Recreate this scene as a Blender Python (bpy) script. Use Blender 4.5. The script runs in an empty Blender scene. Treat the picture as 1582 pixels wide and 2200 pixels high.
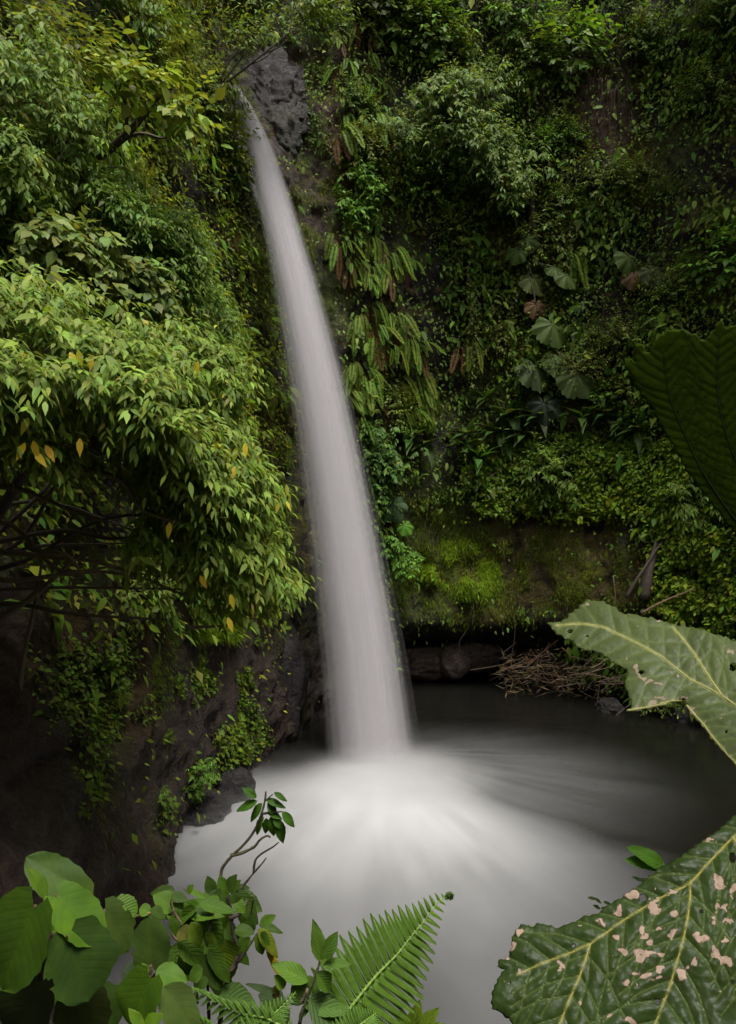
import bpy, math, random
import numpy as np
from mathutils import Vector, Matrix, geometry

R = math.radians
F, CX, CY, ZC = 1571.0, 791.0, 1100.0, 8.0
sc = bpy.context.scene
col = sc.collection

# ------------------------------------------------------------------ camera, sky, sun, exposure
cam_d = bpy.data.cameras.new('camera')
cam = bpy.data.objects.new('camera', cam_d)
col.objects.link(cam)
cam.location = (0, 0, ZC)
cam.rotation_euler = (R(90), 0, 0)
cam_d.sensor_fit = 'VERTICAL'
cam_d.angle = 2 * math.atan(1100 / F)
cam_d.clip_start = 0.05
cam_d.clip_end = 2000
sc.camera = cam

SUN_FROM = Vector((0.18, -0.30, 1.0)).normalized()
wd = bpy.data.worlds.new("World")
sc.world = wd
wd.use_nodes = True
wn, wl = wd.node_tree.nodes, wd.node_tree.links
bg = wn['Background']
sky = wn.new('ShaderNodeTexSky')
sky.sky_type = 'NISHITA'
sky.sun_disc = False
sky.sun_elevation = math.asin(SUN_FROM.z)
sky.sun_rotation = math.atan2(SUN_FROM.x, SUN_FROM.y)
sky.air_density = 1.4
sky.dust_density = 4.0
hs = wn.new('ShaderNodeHueSaturation')
hs.inputs['Saturation'].default_value = 0.05
wl.new(sky.outputs[0], hs.inputs['Color'])
wl.new(hs.outputs[0], bg.inputs['Color'])
bg.inputs['Strength'].default_value = 0.075
sun_d = bpy.data.lights.new('sun', 'SUN')
sun_d.energy = 2.3
sun_d.angle = R(25)
sun_d.color = (1.0, 0.965, 0.91)
sun = bpy.data.objects.new('sun', sun_d)
col.objects.link(sun)
sun.rotation_euler = (-SUN_FROM).to_track_quat('-Z', 'Y').to_euler()

vs = sc.view_settings
vs.view_transform = 'Standard'
vs.look = 'None'
vs.gamma = 1.0
vs.use_curve_mapping = False
vs.exposure = 1.28
cy = sc.cycles
cy.use_denoising = True
cy.max_bounces = 6
cy.diffuse_bounces = 3
cy.glossy_bounces = 2
cy.transmission_bounces = 3
cy.transparent_max_bounces = 48
cy.volume_bounces = 1
cy.use_adaptive_sampling = True
cy.adaptive_threshold = 0.02

rng = np.random.default_rng(7)
random.seed(7)


# ------------------------------------------------------------------ helpers
def W(px, py, D):
    return np.array([(px - CX) / F * D, D, ZC + (CY - py) / F * D])


def proj(P):
    P = np.asarray(P, float)
    return CX + P[..., 0] / P[..., 1] * F, CY - (P[..., 2] - ZC) / P[..., 1] * F


def unit(v):
    v = np.asarray(v, float)
    return v / np.maximum(np.linalg.norm(v, axis=-1, keepdims=True), 1e-9)


def _hash(ix, iy, iz, seed):
    h = (ix * 374761393 + iy * 668265263 + iz * 2147483647 + seed * 974634777) & 0xffffffff
    h = ((h ^ (h >> 13)) * 1274126177) & 0xffffffff
    h = ((h ^ (h >> 16)) * 2246822519) & 0xffffffff
    return ((h ^ (h >> 15)) & 0xffff) / 65535.0


def vnoise(P, f, seed=0):
    P = np.asarray(P, float) * f
    I = np.floor(P).astype(np.int64)
    T = P - I
    T = T * T * (3 - 2 * T)
    out = 0
    for dx in (0, 1):
        for dy in (0, 1):
            for dz in (0, 1):
                w = (T[..., 0] if dx else 1 - T[..., 0]) * (T[..., 1] if dy else 1 - T[..., 1]) * (T[..., 2] if dz else 1 - T[..., 2])
                out = out + w * _hash(I[..., 0] + dx, I[..., 1] + dy, I[..., 2] + dz, seed)
    return out


def fbm(P, f, octs=4, seed=0, ridge=False):
    a, s, t = 1.0, 0, 0
    for k in range(octs):
        n = vnoise(P, f * 2.03 ** k, seed + k * 17)
        if ridge:
            n = 1 - np.abs(2 * n - 1)
        s = s + a * n
        t += a
        a *= 0.5
    return s / t


def pip(px, py, poly):
    px, py = np.asarray(px, float), np.asarray(py, float)
    ins = np.zeros(px.shape, bool)
    n = len(poly)
    for i in range(n):
        x0, y0 = poly[i]
        x1, y1 = poly[(i + 1) % n]
        c = ((y0 > py) != (y1 > py)) & (px < (x1 - x0) * (py - y0) / ((y1 - y0) if y1 != y0 else 1e-9) + x0)
        ins ^= c
    return ins


def seg_dist(px, py, pts):
    d = np.full(np.shape(px), 1e9)
    for (x0, y0), (x1, y1) in zip(pts[:-1], pts[1:]):
        dx, dy = x1 - x0, y1 - y0
        t = np.clip(((px - x0) * dx + (py - y0) * dy) / max(dx * dx + dy * dy, 1e-9), 0, 1)
        d = np.minimum(d, np.hypot(px - x0 - t * dx, py - y0 - t * dy))
    return d


def sstep(a, b, x):
    t = np.clip((x - a) / (b - a), 0, 1)
    return t * t * (3 - 2 * t)


def mk(name, V, F3=None, F4=None, mat=None, smooth=True, **attrs):
    V = np.asarray(V, np.float32)
    me = bpy.data.meshes.new(name)
    F3 = np.zeros((0, 3), np.int32) if F3 is None else np.asarray(F3, np.int32).reshape(-1, 3)
    F4 = np.zeros((0, 4), np.int32) if F4 is None else np.asarray(F4, np.int32).reshape(-1, 4)
    me.vertices.add(len(V))
    me.vertices.foreach_set('co', V.ravel())
    loops = np.concatenate([F4.ravel(), F3.ravel()]).astype(np.int32)
    me.loops.add(len(loops))
    me.loops.foreach_set('vertex_index', loops)
    n4, n3 = len(F4), len(F3)
    me.polygons.add(n4 + n3)
    me.polygons.foreach_set('loop_start', np.concatenate([np.arange(n4) * 4, n4 * 4 + np.arange(n3) * 3]).astype(np.int32))
    me.polygons.foreach_set('use_smooth', np.full(n4 + n3, smooth))
    me.update(calc_edges=True)
    for k, a in attrs.items():
        a = np.asarray(a, np.float32)
        if a.ndim == 1:
            me.attributes.new(k, 'FLOAT', 'POINT').data.foreach_set('value', a)
        else:
            c4 = np.ones((len(V), 4), np.float32)
            c4[:, :a.shape[1]] = a
            me.attributes.new(k, 'FLOAT_COLOR', 'POINT').data.foreach_set('color', c4.ravel())
    if mat:
        me.materials.append(mat)
    return me


class MB:
    """collects geometry for one mesh"""
    def __init__(s):
        s.V, s.T, s.Q, s.C, s.n = [], [], [], [], 0
        s.X = []

    def add(s, V, T=None, Q=None, C=(0.1, 0.1, 0.1), X=None):
        V = np.asarray(V, float).reshape(-1, 3)
        C = np.asarray(C, float)
        if C.ndim == 1:
            C = np.tile(C, (len(V), 1))
        s.V.append(V)
        s.C.append(C)
        s.X.append(np.zeros((len(V), 3)) if X is None else X)
        if T is not None and len(T):
            s.T.append(np.asarray(T) + s.n)
        if Q is not None and len(Q):
            s.Q.append(np.asarray(Q) + s.n)
        s.n += len(V)

    def mesh(s, name, mat, off=None, smooth=True):
        V = np.concatenate(s.V)
        if off is not None:
            V = V - np.asarray(off)
        return mk(name, V, np.concatenate(s.T) if s.T else None, np.concatenate(s.Q) if s.Q else None, mat, smooth,
                  col=np.concatenate(s.C), luv=np.concatenate(s.X))


def tag(o, label=None, cat=None, group=None, kind=None):
    if label:
        o['label'] = label
    if cat:
        o['category'] = cat
    if group:
        o['group'] = group
    if kind:
        o['kind'] = kind
    return o


def obj(name, me, parent=None, loc=None):
    o = bpy.data.objects.new(name, me)
    col.objects.link(o)
    if loc is not None:
        o.location = loc
    if parent is not None:
        o.parent = parent
    return o


def empty(name, loc):
    o = bpy.data.objects.new(name, None)
    o.empty_display_size = 0.2
    col.objects.link(o)
    o.location = [float(v) for v in loc]
    return o


def part(name, mb, mat, root, smooth=True):
    """mesh given in world coordinates, parented to a root Empty"""
    return obj(name, mb.mesh(name, mat, root['_o'] if False else np.array(root.location), smooth), root)


def tube(mb, pts, rad, C=(0.05, 0.04, 0.03), k=6, wob=0.0):
    pts = np.asarray(pts, float)
    rad = np.broadcast_to(np.asarray(rad, float), (len(pts),)) if np.ndim(rad) else np.full(len(pts), rad)
    T = unit(np.gradient(pts, axis=0))
    ref = np.array([0.31, 0.17, 0.93]) if abs(T[0] @ np.array([0.31, 0.17, 0.93])) < .9 else np.array([1., 0, 0])
    A = unit(np.cross(T, ref))
    B = np.cross(T, A)
    th = np.arange(k) / k * 2 * np.pi
    r = rad[:, None] * (1 + wob * (rng.random((len(pts), k)) - .5))
    V = pts[:, None] + A[:, None] * (np.cos(th) * r)[..., None] + B[:, None] * (np.sin(th) * r)[..., None]
    n = len(pts)
    i = np.arange(n - 1)[:, None] * k
    j = np.arange(k)[None]
    Q = np.stack([i + j, i + (j + 1) % k, i + k + (j + 1) % k, i + k + j], -1).reshape(-1, 4)
    V = V.reshape(-1, 3)
    V = np.concatenate([V, pts[:1], pts[-1:]])
    T3 = [[n * k, (q + 1) % k, q] for q in range(k)] + [[n * k + 1, (n - 1) * k + q, (n - 1) * k + (q + 1) % k] for q in range(k)]
    mb.add(V, T3, Q, C)


def bez(pts, n=12):
    """smooth curve through points (Catmull-Rom)"""
    P = np.asarray(pts, float)
    P = np.concatenate([[2 * P[0] - P[1]], P, [2 * P[-1] - P[-2]]])
    out = []
    for i in range(1, len(P) - 2):
        for t in np.linspace(0, 1, n, endpoint=False):
            a, b, c, d = P[i - 1], P[i], P[i + 1], P[i + 2]
            out.append(.5 * (2 * b + (c - a) * t + (2 * a - 5 * b + 4 * c - d) * t * t + (3 * b - a - 3 * c + d) * t ** 3))
    out.append(P[-2])
    return np.array(out)


# leaf templates: t along, s across, h lift; triangles
def _tmpl_rows(rows, fold=.16):
    t, s, h, T = [0.], [0.], [0.], []
    idx = []
    for (tt, ww) in rows:
        idx.append((len(t), len(t) + 1, len(t) + 2))
        t += [tt, tt, tt]
        s += [-ww, 0, ww]
        h += [fold * ww, 0, fold * ww]
    tip = len(t)
    t.append(1.)
    s.append(0.)
    h.append(0.)
    a = idx[0]
    T += [[0, a[1], a[0]], [0, a[2], a[1]]]
    for a, b in zip(idx[:-1], idx[1:]):
        T += [[a[0], a[1], b[1]], [a[0], b[1], b[0]], [a[1], a[2], b[2]], [a[1], b[2], b[1]]]
    b = idx[-1]
    T += [[b[0], b[1], tip], [b[1], b[2], tip]]
    return np.array(t), np.array(s), np.array(h), np.array(T)


LO = _tmpl_rows([(.42, .5)])
MID = _tmpl_rows([(.22, .40), (.58, .42)])
HI = _tmpl_rows([(.10, .22), (.30, .48), (.55, .44), (.80, .18)])
BLADE = _tmpl_rows([(.5, .4)], fold=0)


def leaf_batch(mb, P, A, N, L, Wd, C, tm=LO, curl=.15):
    P = np.asarray(P, float)
    A = np.broadcast_to(unit(A), P.shape)
    N = np.broadcast_to(np.asarray(N, float), P.shape)
    L = np.broadcast_to(L, (len(P),))
    Wd = np.broadcast_to(Wd, (len(P),))
    S = unit(np.cross(A, N))
    N = np.cross(S, A)
    t, s, h, T = tm
    V = (P[:, None] + A[:, None] * (L[:, None] * t)[..., None] + S[:, None] * (Wd[:, None] * s)[..., None]
         + N[:, None] * (Wd[:, None] * h - curl * L[:, None] * t ** 2)[..., None])
    k = len(t)
    TT = (T[None] + (np.arange(len(P)) * k)[:, None, None]).reshape(-1, 3)
    C = np.asarray(C, float)
    if C.ndim == 1:
        C = np.tile(C, (len(P), 1))
    X = np.stack([np.tile(s, len(P)), np.tile(t, len(P)), np.repeat(rng.random(len(P)), k)], -1)
    mb.add(V.reshape(-1, 3), TT, None, np.repeat(C, k, 0), X)


def leafcol(n, base, var=.3, yellow=0.0, hue=.12):
    base = np.asarray(base, float) * np.array([1.26, 1.30, .66])
    v = np.exp(rng.normal(0, var, (n, 1)))
    c = base * v * np.exp(rng.normal(0, hue, (n, 3)) * np.array([1, .4, 1.2]))
    if yellow:
        m = rng.random(n) < yellow
        c[m] = np.array([.30, .26, .04]) * np.exp(rng.normal(0, .2, (m.sum(), 1)))
    return np.clip(c, .003, .7)


def twigs(mb, B, T, ln, m, L, ratio, C_base, droop=.5, tm=LO, var=.25, yellow=0., curl=.18, spread=.8, stem=None, hue=.12):
    """B bases, T directions of n twigs; m alternate leaves along each plus a terminal one"""
    n = len(B)
    T = unit(T)
    side0 = unit(np.cross(T, np.array([0, 0, 1.]) + rng.normal(0, .15, (n, 3))))
    tv = np.exp(rng.normal(0, var * .8, (n, 1)))
    for k in range(m + 1):
        f = (k + .5) / (m + .5)
        pos = B + T * (ln * f)[:, None] + np.array([0, 0, -1.]) * (droop * .35 * ln * f ** 2)[:, None]
        sg = 1 if k % 2 else -1
        if k == m:
            ax = T + np.array([0, 0, -droop]) + rng.normal(0, .15, (n, 3))
        else:
            ax = T * (.55 + .3 * f) + side0 * sg * spread + np.array([0, 0, -droop]) + rng.normal(0, .22, (n, 3))
        nm = np.array([0, 0, 1.]) + T * .45 + rng.normal(0, .25, (n, 3))
        l = L * np.exp(rng.normal(0, .2, n)) * (1.05 - .35 * f if m > 3 else 1)
        c = leafcol(n, C_base, var, 0., hue) * tv
        if yellow:
            q = rng.random(n) < yellow
            c[q] = np.array([.30, .26, .04]) * np.exp(rng.normal(0, .2, (q.sum(), 1)))
        leaf_batch(mb, pos, ax, nm, l, l * ratio, np.clip(c, .004, .6), tm, curl)
    if stem is not None:
        for i in range(n):
            p = [B[i], B[i] + T[i] * ln[i] * .5 + np.array([0, 0, -droop * .09 * ln[i]]), B[i] + T[i] * ln[i] + np.array([0, 0, -droop * .35 * ln[i]])]
            tube(stem, p, [.008, .006, .003], (.05, .045, .02), 3)


# ------------------------------------------------------------------ materials
def new_mat(name):
    m = bpy.data.materials.new(name)
    m.use_nodes = True
    nt = m.node_tree
    for n in list(nt.nodes):
        nt.nodes.remove(n)
    out = nt.nodes.new('ShaderNodeOutputMaterial')
    return m, nt, out


def N_(nt, typ, **kw):
    n = nt.nodes.new(typ)
    for k, v in kw.items():
        if k in n.inputs.keys() if hasattr(n.inputs, 'keys') else False:
            n.inputs[k].default_value = v
        else:
            setattr(n, k, v)
    return n


def math_(nt, op, a, b=None, c=None, clamp=False):
    n = nt.nodes.new('ShaderNodeMath')
    n.operation = op
    n.use_clamp = clamp
    for i, v in enumerate((a, b, c)):
        if v is None:
            continue
        if isinstance(v, (int, float)):
            n.inputs[i].default_value = v
        else:
            nt.links.new(v, n.inputs[i])
    return n.outputs[0]


def mixc(nt, fac, a, b, blend='MIX'):
    n = nt.nodes.new('ShaderNodeMix')
    n.data_type = 'RGBA'
    n.blend_type = blend
    for s, v in ((n.inputs['Factor'], fac), (n.inputs['A'], a), (n.inputs['B'], b)):
        if isinstance(v, (int, float)):
            s.default_value = v
        elif isinstance(v, tuple):
            s.default_value = (*v, 1)
        else:
            nt.links.new(v, s)
    return [o for o in n.outputs if o.type == 'RGBA'][0]


def noise_(nt, scale, detail=3, vec=None, rough=.5):
    n = nt.nodes.new('ShaderNodeTexNoise')
    n.inputs['Scale'].default_value = scale
    n.inputs['Detail'].default_value = detail
    n.inputs['Roughness'].default_value = rough
    if vec is not None:
        nt.links.new(vec, n.inputs['Vector'])
    return n


def ramp(nt, v, a, b):
    n = nt.nodes.new('ShaderNodeMapRange')
    n.interpolation_type = 'SMOOTHSTEP'
    n.inputs['From Min'].default_value = a
    n.inputs['From Max'].default_value = b
    nt.links.new(v, n.inputs['Value'])
    return n.outputs[0]


def leaf_material(name, trans=.28, rough=.5, spec=.35, veins=0.0, objvar=.0, tscale=1.5, bump=0.0, blotch=0.0):
    m, nt, out = new_mat(name)
    at = nt.nodes.new('ShaderNodeAttribute')
    at.attribute_name = 'col'
    c = at.outputs['Color']
    tc = nt.nodes.new('ShaderNodeTexCoord')
    height = None
    if objvar:
        oi = nt.nodes.new('ShaderNodeObjectInfo')
        h = nt.nodes.new('ShaderNodeHueSaturation')
        nt.links.new(math_(nt, 'MULTIPLY_ADD', oi.outputs['Random'], .05, .475), h.inputs['Hue'])
        nt.links.new(math_(nt, 'MULTIPLY_ADD', oi.outputs['Random'], objvar * 2, 1 - objvar), h.inputs['Value'])
        nt.links.new(c, h.inputs['Color'])
        c = h.outputs[0]
    if blotch:
        nz = noise_(nt, 28, 4, tc.outputs['Object'], .65)
        c = mixc(nt, math_(nt, 'MULTIPLY', ramp(nt, nz.outputs['Fac'], .35, .75), blotch), c, mixc(nt, 1.0, c, (1.5, 1.35, .9), 'MULTIPLY'))
    if veins:
        uv = nt.nodes.new('ShaderNodeAttribute')
        uv.attribute_name = 'luv'
        sep = nt.nodes.new('ShaderNodeSeparateXYZ')
        nt.links.new(uv.outputs['Vector'], sep.inputs[0])
        s = math_(nt, 'ABSOLUTE', sep.outputs['X'])
        t = sep.outputs['Y']
        mid = math_(nt, 'SUBTRACT', 1.0, ramp(nt, s, .015, .06), clamp=True)
        f = math_(nt, 'FRACT', math_(nt, 'MULTIPLY_ADD', t, 8.0, math_(nt, 'MULTIPLY', s, -2.6)))
        d = math_(nt, 'ABSOLUTE', math_(nt, 'SUBTRACT', f, .5))
        side = math_(nt, 'SUBTRACT', 1.0, ramp(nt, d, .02, .11), clamp=True)
        vn = math_(nt, 'MAXIMUM', mid, math_(nt, 'MULTIPLY', side, .6))
        c = mixc(nt, math_(nt, 'MULTIPLY', vn, veins), c, mixc(nt, 1.0, c, (2.2, 1.9, 1.7), 'MULTIPLY'))
        q = noise_(nt, 60, 2, tc.outputs['Object'])
        height = math_(nt, 'MULTIPLY_ADD', vn, -1.0, math_(nt, 'MULTIPLY', q.outputs['Fac'], .7))
        height = math_(nt, 'ADD', height, math_(nt, 'MULTIPLY', math_(nt, 'MULTIPLY', d, d), -5.0))
    pb = nt.nodes.new('ShaderNodeBsdfPrincipled')
    nt.links.new(c, pb.inputs['Base Color'])
    pb.inputs['Roughness'].default_value = rough
    pb.inputs['Specular IOR Level'].default_value = spec
    if height is not None and bump:
        b = nt.nodes.new('ShaderNodeBump')
        b.inputs['Strength'].default_value = bump
        b.inputs['Distance'].default_value = .004
        nt.links.new(height, b.inputs['Height'])
        nt.links.new(b.outputs[0], pb.inputs['Normal'])
    tr = nt.nodes.new('ShaderNodeBsdfTranslucent')
    nt.links.new(mixc(nt, 1.0, c, (tscale * 1.1, tscale, tscale * .5), 'MULTIPLY'), tr.inputs['Color'])
    mx = nt.nodes.new('ShaderNodeMixShader')
    mx.inputs[0].default_value = trans
    nt.links.new(pb.outputs[0], mx.inputs[1])
    nt.links.new(tr.outputs[0], mx.inputs[2])
    nt.links.new(mx.outputs[0], out.inputs['Surface'])
    return m


M_LEAF = leaf_material('leaf', .30, .55, .16)
M_LEAFI = leaf_material('leaf_varied', .30, .55, .16, objvar=.3)
M_ROUND = leaf_material('round_leaf', .25, .6, .16, veins=.08, bump=.05, blotch=.8)
M_NFERN = leaf_material('near_fern', .35, .6, .12)
M_FERN = leaf_material('fern_leaf', .3, .6, .10, objvar=.15)
M_NEAR = leaf_material('near_leaf', .25, .55, .2, veins=.35, bump=.3, blotch=.4)
M_MOSS = leaf_material('moss_blade', .25, .8, .1)


def bark_material():
    m, nt, out = new_mat('bark')
    at = nt.nodes.new('ShaderNodeAttribute')
    at.attribute_name = 'col'
    tc = nt.nodes.new('ShaderNodeTexCoord')
    nz = noise_(nt, 9, 5, tc.outputs['Object'], .65)
    moss = noise_(nt, 2.5, 4, tc.outputs['Object'], .6)
    c = mixc(nt, 1.0, at.outputs['Color'], mixc(nt, nz.outputs['Fac'], (.45, .45, .45), (1.6, 1.5, 1.4)), 'MULTIPLY')
    c = mixc(nt, math_(nt, 'MULTIPLY', ramp(nt, moss.outputs['Fac'], .52, .66), .55), c, (.045, .055, .012))
    pb = nt.nodes.new('ShaderNodeBsdfPrincipled')
    nt.links.new(c, pb.inputs['Base Color'])
    pb.inputs['Roughness'].default_value = .85
    b = nt.nodes.new('ShaderNodeBump')
    b.inputs['Distance'].default_value = .02
    nt.links.new(nz.outputs['Fac'], b.inputs['Height'])
    nt.links.new(b.outputs[0], pb.inputs['Normal'])
    nt.links.new(pb.outputs[0], out.inputs['Surface'])
    return m


M_BARK = bark_material()


def rock_material(name, wet=.3, dist=.12, scale=1.0):
    m, nt, out = new_mat(name)
    at = nt.nodes.new('ShaderNodeAttribute')
    at.attribute_name = 'col'
    tc = nt.nodes.new('ShaderNodeTexCoord')
    v = tc.outputs['Object']
    n1 = noise_(nt, 2.2 * scale, 8, v, .68)
    n2 = noise_(nt, 14 * scale, 5, v, .6)
    vo = nt.nodes.new('ShaderNodeTexVoronoi')
    vo.feature = 'DISTANCE_TO_EDGE'
    vo.inputs['Scale'].default_value = 1.1 * scale
    wv = nt.nodes.new('ShaderNodeVectorMath')
    wv.operation = 'ADD'
    sc_ = nt.nodes.new('ShaderNodeVectorMath')
    sc_.operation = 'SCALE'
    sc_.inputs['Scale'].default_value = .9
    nt.links.new(n1.outputs['Color'], sc_.inputs[0])
    nt.links.new(v, wv.inputs[0])
    nt.links.new(sc_.outputs[0], wv.inputs[1])
    nt.links.new(wv.outputs[0], vo.inputs['Vector'])
    crack = ramp(nt, vo.outputs['Distance'], 0.0, .09)
    mul = mixc(nt, n1.outputs['Fac'], (.25, .25, .25), (1.75, 1.7, 1.65))
    c = mixc(nt, 1.0, at.outputs['Color'], mul, 'MULTIPLY')
    c = mixc(nt, 1.0, c, mixc(nt, n2.outputs['Fac'], (.45, .45, .45), (1.55, 1.5, 1.45)), 'MULTIPLY')
    n4 = noise_(nt, 48 * scale, 4, v, .65)
    c = mixc(nt, 1.0, c, mixc(nt, n4.outputs['Fac'], (.5, .5, .5), (1.5, 1.5, 1.5)), 'MULTIPLY')
    pb = nt.nodes.new('ShaderNodeBsdfPrincipled')
    nt.links.new(c, pb.inputs['Base Color'])
    rr = nt.nodes.new('ShaderNodeMapRange')
    rr.inputs['To Min'].default_value = max(.15, .85 - wet)
    rr.inputs['To Max'].default_value = .95 - wet * .4
    nt.links.new(n2.outputs['Fac'], rr.inputs['Value'])
    nt.links.new(rr.outputs[0], pb.inputs['Roughness'])
    pb.inputs['Specular IOR Level'].default_value = .3
    h = math_(nt, 'ADD', math_(nt, 'MULTIPLY', n1.outputs['Fac'], 1.6), math_(nt, 'MULTIPLY', n2.outputs['Fac'], .35))
    h = math_(nt, 'ADD', h, math_(nt, 'ADD', math_(nt, 'MULTIPLY', crack, .35), math_(nt, 'MULTIPLY', n4.outputs['Fac'], .16)))
    b = nt.nodes.new('ShaderNodeBump')
    b.inputs['Strength'].default_value = .9
    b.inputs['Distance'].default_value = dist
    nt.links.new(h, b.inputs['Height'])
    nt.links.new(b.outputs[0], pb.inputs['Normal'])
    nt.links.new(pb.outputs[0], out.inputs['Surface'])
    return m


M_ROCK = rock_material('cliff_rock', .25, .22)
M_WET = rock_material('wet_rock', .6, .22, 1.8)

# ------------------------------------------------------------------ cliff (one terrain sheet)
LV = {
    -2: [(-6, 2), (-4.8, 10), (-4.8, 15), (-4.9, 18), (-4.1, 20.6), (-3.5, 23.1), (-2.5, 26.1), (-1, 30.6), (2, 36.5), (6.5, 37.5), (9.5, 34), (13, 28.8), (17, 22), (20, 12), (22, 2)],
    0: [(-6, 2), (-4.9, 10), (-4.9, 15), (-5.0, 18), (-4.2, 20.5), (-3.6, 23), (-2.6, 26), (-1, 30.5), (2, 36), (6.5, 37), (9, 33.5), (12.5, 28.5), (17, 22), (20, 12), (22, 2)],
    1.6: [(-6.2, 2), (-5.0, 10), (-5.0, 15), (-5.05, 18), (-4.15, 20.8), (-3.55, 23.5), (-2.55, 26.5), (-.8, 30.5), (2, 35.6), (6.7, 36), (9.5, 33), (12.8, 28.4), (17.2, 22), (20.2, 12), (22.2, 2)],
    3: [(-7, 2), (-5.4, 10), (-5.1, 15), (-5.0, 18), (-4.3, 21), (-3.5, 24), (-2.5, 27), (-.5, 30.5), (2, 33), (7, 32.8), (10, 31.3), (13, 28.3), (17.5, 22), (20.5, 12), (22.5, 2)],
    8: [(-11, 2), (-8, 10), (-5.8, 15), (-5.4, 19), (-4.6, 23), (-3.9, 26.5), (-3, 28.8), (-1.2, 31), (2, 33.3), (7, 33.8), (10.8, 32), (14.3, 28.2), (18.3, 22), (21, 12), (23, 2)],
    16: [(-14, 2), (-10.5, 10), (-7.5, 15), (-7.2, 19), (-6.3, 24), (-5.1, 28), (-4.2, 30), (-2, 31.8), (1.5, 33.3), (7, 34.2), (11.5, 32.5), (15.5, 28.5), (19, 22), (22, 12), (24, 2)],
    26: [(-17, 2), (-13.5, 10), (-11, 16), (-9.3, 21), (-7.8, 26), (-6.3, 30), (-5.3, 31.4), (-3.2, 32.2), (1, 33.5), (7.5, 34.5), (12.5, 33), (17, 29), (20.5, 22), (23, 12), (25, 2)],
    40: [(-22, 2), (-18, 10), (-15, 17), (-12.5, 23), (-10.5, 29), (-8, 34), (-6, 36.5), (-3, 36.5), (1, 36), (8, 36.5), (14, 34.5), (19, 30), (22.5, 22), (25, 12), (27, 2)],
    43: [(-60, 0), (-55, 20), (-45, 40), (-35, 55), (-25, 65), (-15, 70), (-8, 72), (-3, 72), (5, 72), (15, 72), (30, 65), (42, 55), (52, 40), (60, 20), (64, 0)],
}
NU, zs = 620, np.concatenate([np.arange(-2, 40, .14), np.linspace(40, 43, 8)])
NV = len(zs)
lz = np.array(sorted(LV))
base = np.array([LV[k] for k in lz], float)                       # levels x 15 x 2
# columns placed by arc length of the z=8 line so the grid is dense where the picture looks
ucol = np.array([0, 1.6, 3, 4.2, 5.4, 6.4, 7.2, 8.2, 9.6, 11.6, 13.2, 15, 17, 18.6, 20])
uu = np.linspace(0, 20, NU)
lev = np.zeros((len(lz), NU, 2))
for i in range(len(lz)):
    for a in (0, 1):
        v = np.interp(uu, ucol, base[i, :, a])
        kk = np.hanning(31)
        kk /= kk.sum()
        lev[i, :, a] = np.convolve(np.pad(v, 15, mode='edge'), kk, 'valid')
G = np.zeros((NV, NU, 3))
for a in (0, 1):
    for j in range(NU):
        G[:, j, a] = np.interp(zs, lz, lev[:, j, a])
ker = np.hanning(9)
ker /= ker.sum()
for a in (0, 1):
    pad = np.pad(G[:, :, a], ((4, 4), (0, 0)), mode='edge')
    G[:, :, a] = sum(ker[q] * pad[q:q + NV] for q in range(9))
G[:, :, 2] = zs[:, None]
du = np.gradient(G, axis=1)
dv = np.gradient(G, axis=0)
GN = unit(np.cross(du, dv))
GN[GN[..., 1] * 0 + (GN * (np.array([0, 12, 8.]) - G)).sum(-1) < 0] *= -1      # towards the gorge
px0, py0 = proj(np.where(G[..., 1:2] < .5, np.array([0, .5, 0]), G))
lowleft = sstep(720, 620, px0) * sstep(1180, 1330, py0)
amp = .75 - .25 * lowleft
disp = (fbm(G, .22, 4, 3) - .5) * 2.4 * amp + (fbm(G * np.array([1, 1, .6]), .9, 4, 9, True) - .5) * .75 + (fbm(G * np.array([1, 1, 2.2]), 2.2, 3, 21, True) - .5) * .28
fade = sstep(41, 39, G[..., 2])
G = G + GN * (disp * fade)[..., None]
G[..., 2] = np.where(zs[:, None] >= 40, zs[:, None] + (fbm(G, .15, 3, 5) - .5) * 3, G[..., 2])
du = np.gradient(G, axis=1)
dv = np.gradient(G, axis=0)
GN2 = unit(np.cross(du, dv))
GN2[(GN2 * GN).sum(-1) < 0] *= -1
GPX, GPY = proj(np.where(G[..., 1:2] < .5, np.array([0, .5, 0]), G))

# colours of the bare ground: dark volcanic rock, brown soil, moss in patches
nz1 = fbm(G, .35, 4, 31)
nz2 = fbm(G, 1.3, 4, 41)
rock = np.array([.050, .042, .037])
soil = np.array([.060, .036, .022])
moss = np.array([.050, .062, .013])
mossdry = np.array([.075, .060, .014])
C = rock * (0.6 + .9 * nz2[..., None])
C = C * (1 - (sstep(.5, .62, nz1) * .7)[..., None]) + soil * (sstep(.5, .62, nz1) * .7)[..., None]
mm = sstep(.44, .58, fbm(G, .5, 4, 51) + .25 * (GN2[..., 2] - .1))


def reg(x0, x1, y0, y1, s=40):
    return sstep(x0 - s, x0 + s, GPX) * sstep(x1 + s, x1 - s, GPX) * sstep(y0 - s, y0 + s, GPY) * sstep(y1 + s, y1 - s, GPY)


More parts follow.
